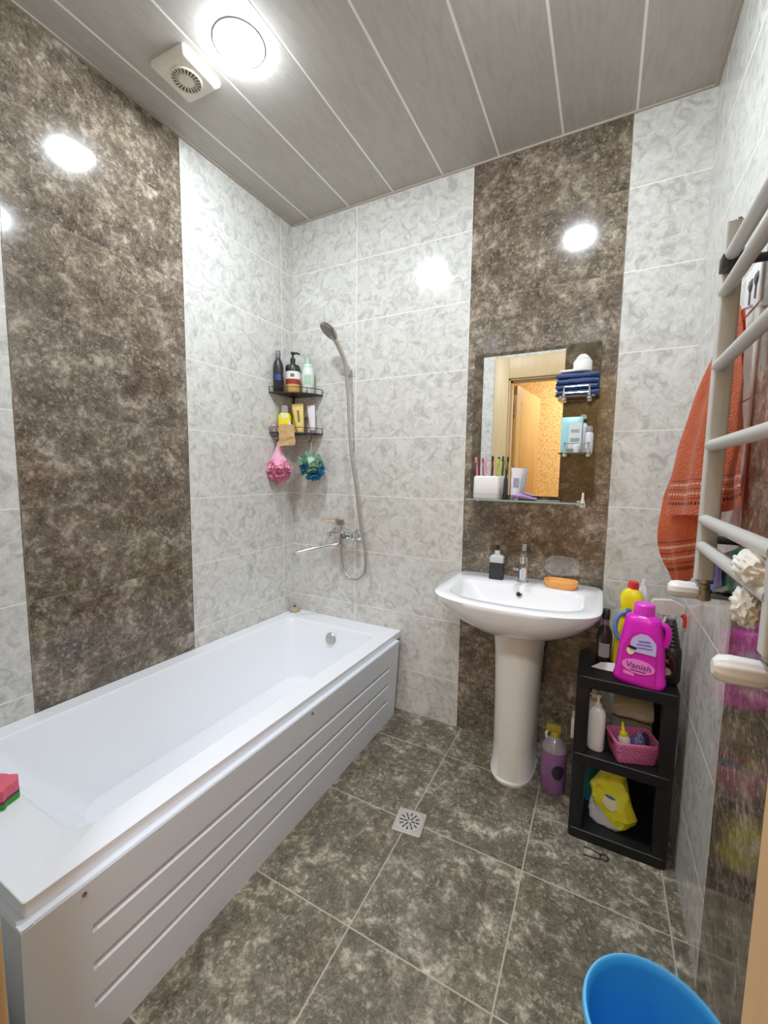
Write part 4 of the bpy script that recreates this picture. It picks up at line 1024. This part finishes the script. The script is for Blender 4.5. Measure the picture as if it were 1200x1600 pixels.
patch('badge_hair', .034, .012, M_BLUE, t, (.026, -.0472, .127), (PI/2+.05, 0, .1), 'oval')
t = thing('packet', 'teal packet at the back left of the bottom black shelf', 'packet', (1.622, -.232, z), .2)
bm = bmesh.new(); loft(bm, [circ(0, 0, 0, .030, .020, 24, 4), circ(0, 0, .10, .034, .022, 24, 4), circ(0, 0, .185, .034, .004, 24, 4)]); obj('packet_body', bm, plain('teal_film', lin(24, 88, 100), .35, var=.3, scale=20), t)
# small pieces tucked behind the unit
bm = bmesh.new(); box(bm, 1.533, 1.546, -.235, -.165, .250, .325, bev=.003)
o = obj('charger_plate', bm, M_CREAM); tag(o, 'cream plastic plate clipped on the left side of the black shelf unit', 'plate'); o.name = 'plastic_plate'
for v in o.data.vertices: v.co.x += .0085
o, mz = crumple('plastic_bag', 'thin white plastic bag wedged between the black shelf unit and the right wall', 'bag', (1.8565, -.300, .36), (.006, .040, .085), M_BAG, 21, 3, .15)
# purple cleaner bottle on the floor
t = bottle('cleaner_bottle', 'clear bottle of purple liquid with yellow spray top on the floor beside the pedestal', 'bottle', (1.486, -.205, .0006), [(.042, 0), (.047, .006), (.047, .17), (.042, .19), (.020, .215), (.014, .222)], plain('purple_liquid', lin(150, 104, 158), .15, trans=.25), rz=0)
cap(t, [(.0475, .172), (.0425, .192), (.0205, .217), (.0145, .224)], M_PLASCLR, 'clear_shoulder', 24)
cap(t, [(.016, .220), (.017, .236), (.012, .240)], plain('olive_yellow', lin(176, 160, 40), .4), 'collar', 18)
bm = bmesh.new(); box(bm, -.034, .022, -.010, .010, .240, .268, bev=.004); o = obj('spray_head', bm, plain('olive_yellow2', lin(150, 134, 44), .4), t)
bm = bmesh.new(); tube(bm, [(-.024, 0, .244), (-.034, 0, .225), (-.030, 0, .205)], .005, 8); obj('trigger', bm, M_CREAM, o)
patch('dark_label', .05, .06, plain('dark_label', (.03, .02, .04), .4), t, (.022, -.0448, .10), (PI/2, 0, .5), 'oval', curve=.05)
# hair clip lying in front of the shelf unit
t = thing('hair_clip', 'black wire hair clip with a ring on the floor before the black shelf unit', 'hair clip', (1.655, -.455, .0024))
tubeobj('ring', [(.016 + .012*math.cos(a), .002 + .012*math.sin(a), 0) for a in [2*PI*i/20 for i in range(21)]], .0022, M_WIRE, t, 8)
for s in (-1, 1): tubeobj('prong', [(.006, .009*s, 0), (-.020, .016*s, 0), (-.046, .017*s, 0)], .0022, M_WIRE, t, 8)

# ================================================================== TOWEL RAIL
RX, RYF, RYN, RZ0, RZ1 = 1.815, -.742, -1.200, 1.025, 1.790
t = thing('towel_rail', 'pale grey ladder towel radiator on the right wall', 'towel rail', (RX, (RYF+RYN)/2, RZ0))
cy = (RYF+RYN)/2
for y in (RYF, RYN):
    bm = bmesh.new(); loft(bm, [rrect(-.020, .016, y-cy-.014, y-cy+.014, .006, zz, 4) for zz in (0, RZ1-RZ0)]); obj('post', bm, M_RAIL, t)
for zz in (1.712, 1.650, 1.497, 1.326, 1.160, 1.100):
    tubeobj('rung', [(-.010, RYF-cy-.004, zz-RZ0), (-.010, RYN-cy+.004, zz-RZ0)], .0125, M_RAIL, t, 18)
bm = bmesh.new(); lathe(bm, [(.006, 0), (.006, .008), (.003, .01)], 12, 0, RYF-cy); o = obj('air_vent', bm, M_DCHROME, t); o.location = (.004, 0, RZ1-RZ0)
for y in (RYF, RYN):
    for zz in (1.70, 1.12):
        bm = bmesh.new(); tube(bm, [(.012, y-cy-.03, zz-RZ0), (W-RX-.0005, y-cy-.03, zz-RZ0)], .009, 14); box(bm, -.026, .014, y-cy-.045, y-cy-.012, zz-RZ0-.016, zz-RZ0+.016, bev=.004) if zz > 1.5 else None
        obj('wall_bracket', bm, M_BLACK, t)
    bm = bmesh.new(); lathe(bm, [(.016, .001), (.017, -.008), (.012, -.012), (.012, -.022), (.015, -.024), (.015, -.048), (.010, -.050)], 20, 0, y-cy); v = obj('valve', bm, plain('valve_brass', (.36, .32, .27), .3, .9, var=.2), t)
    bm = bmesh.new(); tube(bm, [(0, y-cy, -.036), (W-RX-.0005, y-cy, -.036)], .009, 14); obj('supply_pipe', bm, M_DCHROME, v)
    bm = bmesh.new(); R = []
    for k, (xx, r_) in enumerate(((-.010, .014), (-.016, .018), (-.050, .019), (-.062, .017), (-.068, .010))):
        R.append([(xx, y-cy + math.cos(a)*r_*(1+.04*math.sin(10*a)), -.030 + math.sin(a)*r_*(1+.04*math.sin(10*a))) for a in [2*PI*j/40 for j in range(40)]])
    loft(bm, R); k_ = obj('valve_knob', bm, M_WHITE, v); k_['label'] = 'ribbed white plastic knob'

# hook card on the wall
t = thing('adhesive_hook', 'white adhesive hook card with two dark tulip hooks above the towel', 'hook', (W, -.668, 1.675))
bm = bmesh.new(); box(bm, -.003, -.0006, -.062, .062, -.045, .050, bev=.001); obj('card', bm, M_WHITE, t)
for y in (.012, -.03):
    pts = [(-.0045, y, -.030), (-.0045, y, .0)]
    bm = bmesh.new(); tube(bm, pts, .0022, 8)
    for s in (-1, 0, 1): tube(bm, [(-.0045, y, 0), (-.0045, y + s*.009, .012), (-.0045, y + s*.008, .024)], [.003, .0035, .001], 8)
    obj('tulip_hook', bm, plain('dark_grey_metal', (.10, .10, .10), .4), t)
bm = bmesh.new(); tube(bm, spline([(-.003, -.012, -.040), (-.02, -.012, -.046), (-.028, -.012, -.040), (-.028, -.012, -.030)], 4), .003, 8); obj('hook_peg', bm, M_CHROME, t)

# orange towel hanging from the hook
t = thing('hanging_towel', 'terracotta orange towel with white stitched stripes hanging beside the towel rail', 'towel', (1.848, -.680, 1.630))
org = Vector((1.848, -.680, 1.630))
def ipoly(pts, f):
    n = len(pts)-1; x = f*n; i = min(int(x), n-1); return Vector(pts[i]).lerp(Vector(pts[i+1]), x-i)
def towel_panel(name, L, Rr, mid, seed, nu=40, nv=60, th=.007, pleat=.010, np=3.0):
    Ls, Rs, Ms = spline(L, 8), spline(Rr, 8), spline(mid, 8)
    bm = bmesh.new(); uvl = bm.loops.layers.uv.new('UVMap'); g = []
    for j in range(nv+1):
        f = j/nv; a, m, b = ipoly(Ls, f), ipoly(Ms, f), ipoly(Rs, f); row = []
        for i in range(nu+1):
            u = i/nu
            p = a*(1-u)*(1-2*u) + m*4*u*(1-u) + b*u*(2*u-1)
            p += Vector((-1, -.3, 0))*pleat*f*math.sin(u*np*2*PI + seed + 1.5*f)*(math.sin(PI*u)**.5)
            p += noise.noise_vector(p*14)*.004
            row.append(bm.verts.new(p-org))
        g.append(row)
    for j in range(nv):
        for i in range(nu):
            f_ = bm.faces.new((g[j][i], g[j][i+1], g[j+1][i+1], g[j+1][i]))
            for l, (uu, vv) in zip(f_.loops, ((i, j), (i+1, j), (i+1, j+1), (i, j+1))): l[uvl].uv = (uu/nu, vv/nv)
    bmesh.ops.solidify(bm, geom=bm.faces[:], thickness=th)
    return obj(name, bm, M_TOWEL, t, angle=70)
towel_panel('front_panel',
    [(1.842, -.655, 1.632), (1.806, -.560, 1.500), (1.768, -.515, 1.300), (1.757, -.505, 1.150)],
    [(1.846, -.695, 1.632), (1.853, -.715, 1.510), (1.855, -.760, 1.320), (1.855, -.795, 1.195)],
    [(1.838, -.677, 1.640), (1.828, -.640, 1.505), (1.818, -.645, 1.31), (1.812, -.655, 1.165)], 0)
towel_panel('back_panel',
    [(1.844, -.640, 1.626), (1.815, -.540, 1.480), (1.768, -.478, 1.270), (1.745, -.470, 1.085), (1.790, -.465, .948)],
    [(1.856, -.690, 1.626), (1.861, -.690, 1.480), (1.861, -.670, 1.290), (1.861, -.600, 1.140), (1.850, -.500, .985)],
    [(1.848, -.668, 1.632), (1.842, -.610, 1.480), (1.820, -.570, 1.275), (1.806, -.535, 1.105), (1.818, -.485, .960)], 2.0, pleat=.007, np=2.0)

# crumpled white cloth over the lowest rungs
t = thing('crumpled_cloth', 'crumpled white cloth draped over the two lowest towel rail rungs', 'cloth', (1.800, -1.105, 1.10))
bm = bmesh.new(); R = []
for k in range(24):
    f = k/23; a = -PI*.5 + PI*2*f
    pass
def lump(c, r, seed, amp=.45):
    bm = bmesh.new(); bmesh.ops.create_icosphere(bm, subdivisions=4, radius=1)
    for v in bm.verts:
        d = v.co.normalized(); f = 1 + amp*(abs(noise.noise(d*2.4 + Vector((seed, 0, 0))))*2-.5) + amp*.6*(abs(noise.noise(d*6 + Vector((seed, 3, 0))))*2-.4)
        v.co = Vector((d.x*r[0]*f, d.y*r[1]*f, d.z*r[2]*f)) + Vector(c)
    return bm
bm.free()
M_WC = cloth('white_cotton', lin(226, 222, 212), .25, 60, .08)
obj('upper_bunch', lump((0, -.026, .026), (.024, .048, .024), 3, .22), M_WC, t, angle=60)
obj('lower_bunch', lump((.004, .010, -.040), (.018, .032, .030), 11, .22), M_WC, t, angle=60)
# green and blue packet hung on the wall behind the rail
t = thing('sponge_packet', 'green and blue packet on the right wall behind the towel rail', 'packet', (1.856, -.760, 1.040), rot=(math.radians(-15), 0, 0))
bm = bmesh.new(); box(bm, -.010, .010, -.135, .140, -.035, .054, bev=.006); disp(bm, .003, 25, 2); obj('packet_body', bm, plain('green_film', lin(26, 96, 78), .25, var=.25, scale=14), t)
bm = bmesh.new(); loft(bm, [[(-.0135, .000, -.022), (-.0135, .115, -.028), (-.0135, .095, .044), (-.0135, .010, .046)], [(-.015, .000, -.022), (-.015, .115, -.028), (-.015, .095, .044), (-.015, .010, .046)]]); obj('blue_window', bm, plain('blue_film', lin(60, 78, 168), .3, var=.3, scale=40), t)

# ================================================================== BLUE BUCKET
t = thing('bucket', 'blue plastic bucket on the floor at the lower right', 'bucket', (1.741, -1.100, .0006))
M_BKT = plain('blue_bucket', lin(48, 156, 228), .32, var=.03)
bm = bmesh.new(); lathe(bm, [(.084, 0), (.088, .004), (.113, .255), (.116, .258), (.1215, .258), (.1225, .263), (.121, .270), (.117, .272), (.113, .268), (.110, .255), (.085, .012), (.0001, .010)], 56, cap1=False); obj('bucket_body', bm, M_BKT, t)
bm = bmesh.new(); lathe(bm, [(.1135, .2665), (.117, .2735), (.1215, .2715), (.1235, .263), (.1225, .2575), (.118, .2575)], 56, cap0=False, cap1=False); o = obj('rim', bm, plain('bucket_rim_lit', lin(96, 190, 246), .32), t); o['label'] = 'blue rolled rim with the light on it painted paler'  # same blue rim; its paler tone paints in the light catching it
bm = bmesh.new(); tube(bm, [(.118*math.cos(a), .118*math.sin(a)*1.0 , .245 - .085*max(0, math.sin(a))**1) for a in [PI*i/24 for i in range(25)]], .0025, 8); xf(bm, Matrix.Rotation(math.radians(-60), 4, 'Z') @ Matrix.Scale(1.06, 4)); obj('bail_handle', bm, M_STEEL, t)

# ================================================================== LIGHT
def area(name, loc, size, power, col, rot=(0, 0, 0), shape='DISK', sy=None):
    l = bpy.data.lights.new(name, 'AREA'); l.shape = shape; l.size = size; l.energy = power; l.color = col
    if sy: l.size_y = sy
    o = bpy.data.objects.new(name, l); COL.objects.link(o); o.location = loc; o.rotation_euler = rot; return o
area('hall_lamp', (1.6, -2.6, H-.03), .40, 34, (.82, .90, 1.0))
w = bpy.data.worlds.new('World'); sc.world = w; w.use_nodes = True
w.node_tree.nodes['Background'].inputs[0].default_value = (1, .96, .9, 1); w.node_tree.nodes['Background'].inputs[1].default_value = .15

# ================================================================== CAMERA
cam = bpy.data.cameras.new('camera'); co = bpy.data.objects.new('camera', cam); COL.objects.link(co)
fwd = Vector((-math.sin(YAW)*math.cos(PITCH), math.cos(YAW)*math.cos(PITCH), math.sin(PITCH)))
right = Vector((math.cos(YAW), math.sin(YAW), 0)); up = right.cross(fwd)
cr, sr = math.cos(ROLL), math.sin(ROLL)
Rv, Uv = right*cr + up*sr, up*cr - right*sr
co.matrix_world = Matrix(((Rv.x, Uv.x, -fwd.x, CAMP[0]), (Rv.y, Uv.y, -fwd.y, CAMP[1]), (Rv.z, Uv.z, -fwd.z, CAMP[2]), (0, 0, 0, 1)))
cam.sensor_fit = 'HORIZONTAL'; cam.sensor_width = 36; cam.lens = FPX*36/1200; cam.clip_start = .01
sc.camera = co
sc.view_settings.view_transform = 'Standard'; sc.view_settings.look = 'None'; sc.view_settings.exposure = 0.0; sc.view_settings.gamma = 1.1
sc.cycles.max_bounces = 10; sc.cycles.diffuse_bounces = 6; sc.cycles.glossy_bounces = 6
sc.cycles.use_denoising = True
sc.cycles.sample_clamp_indirect = 6
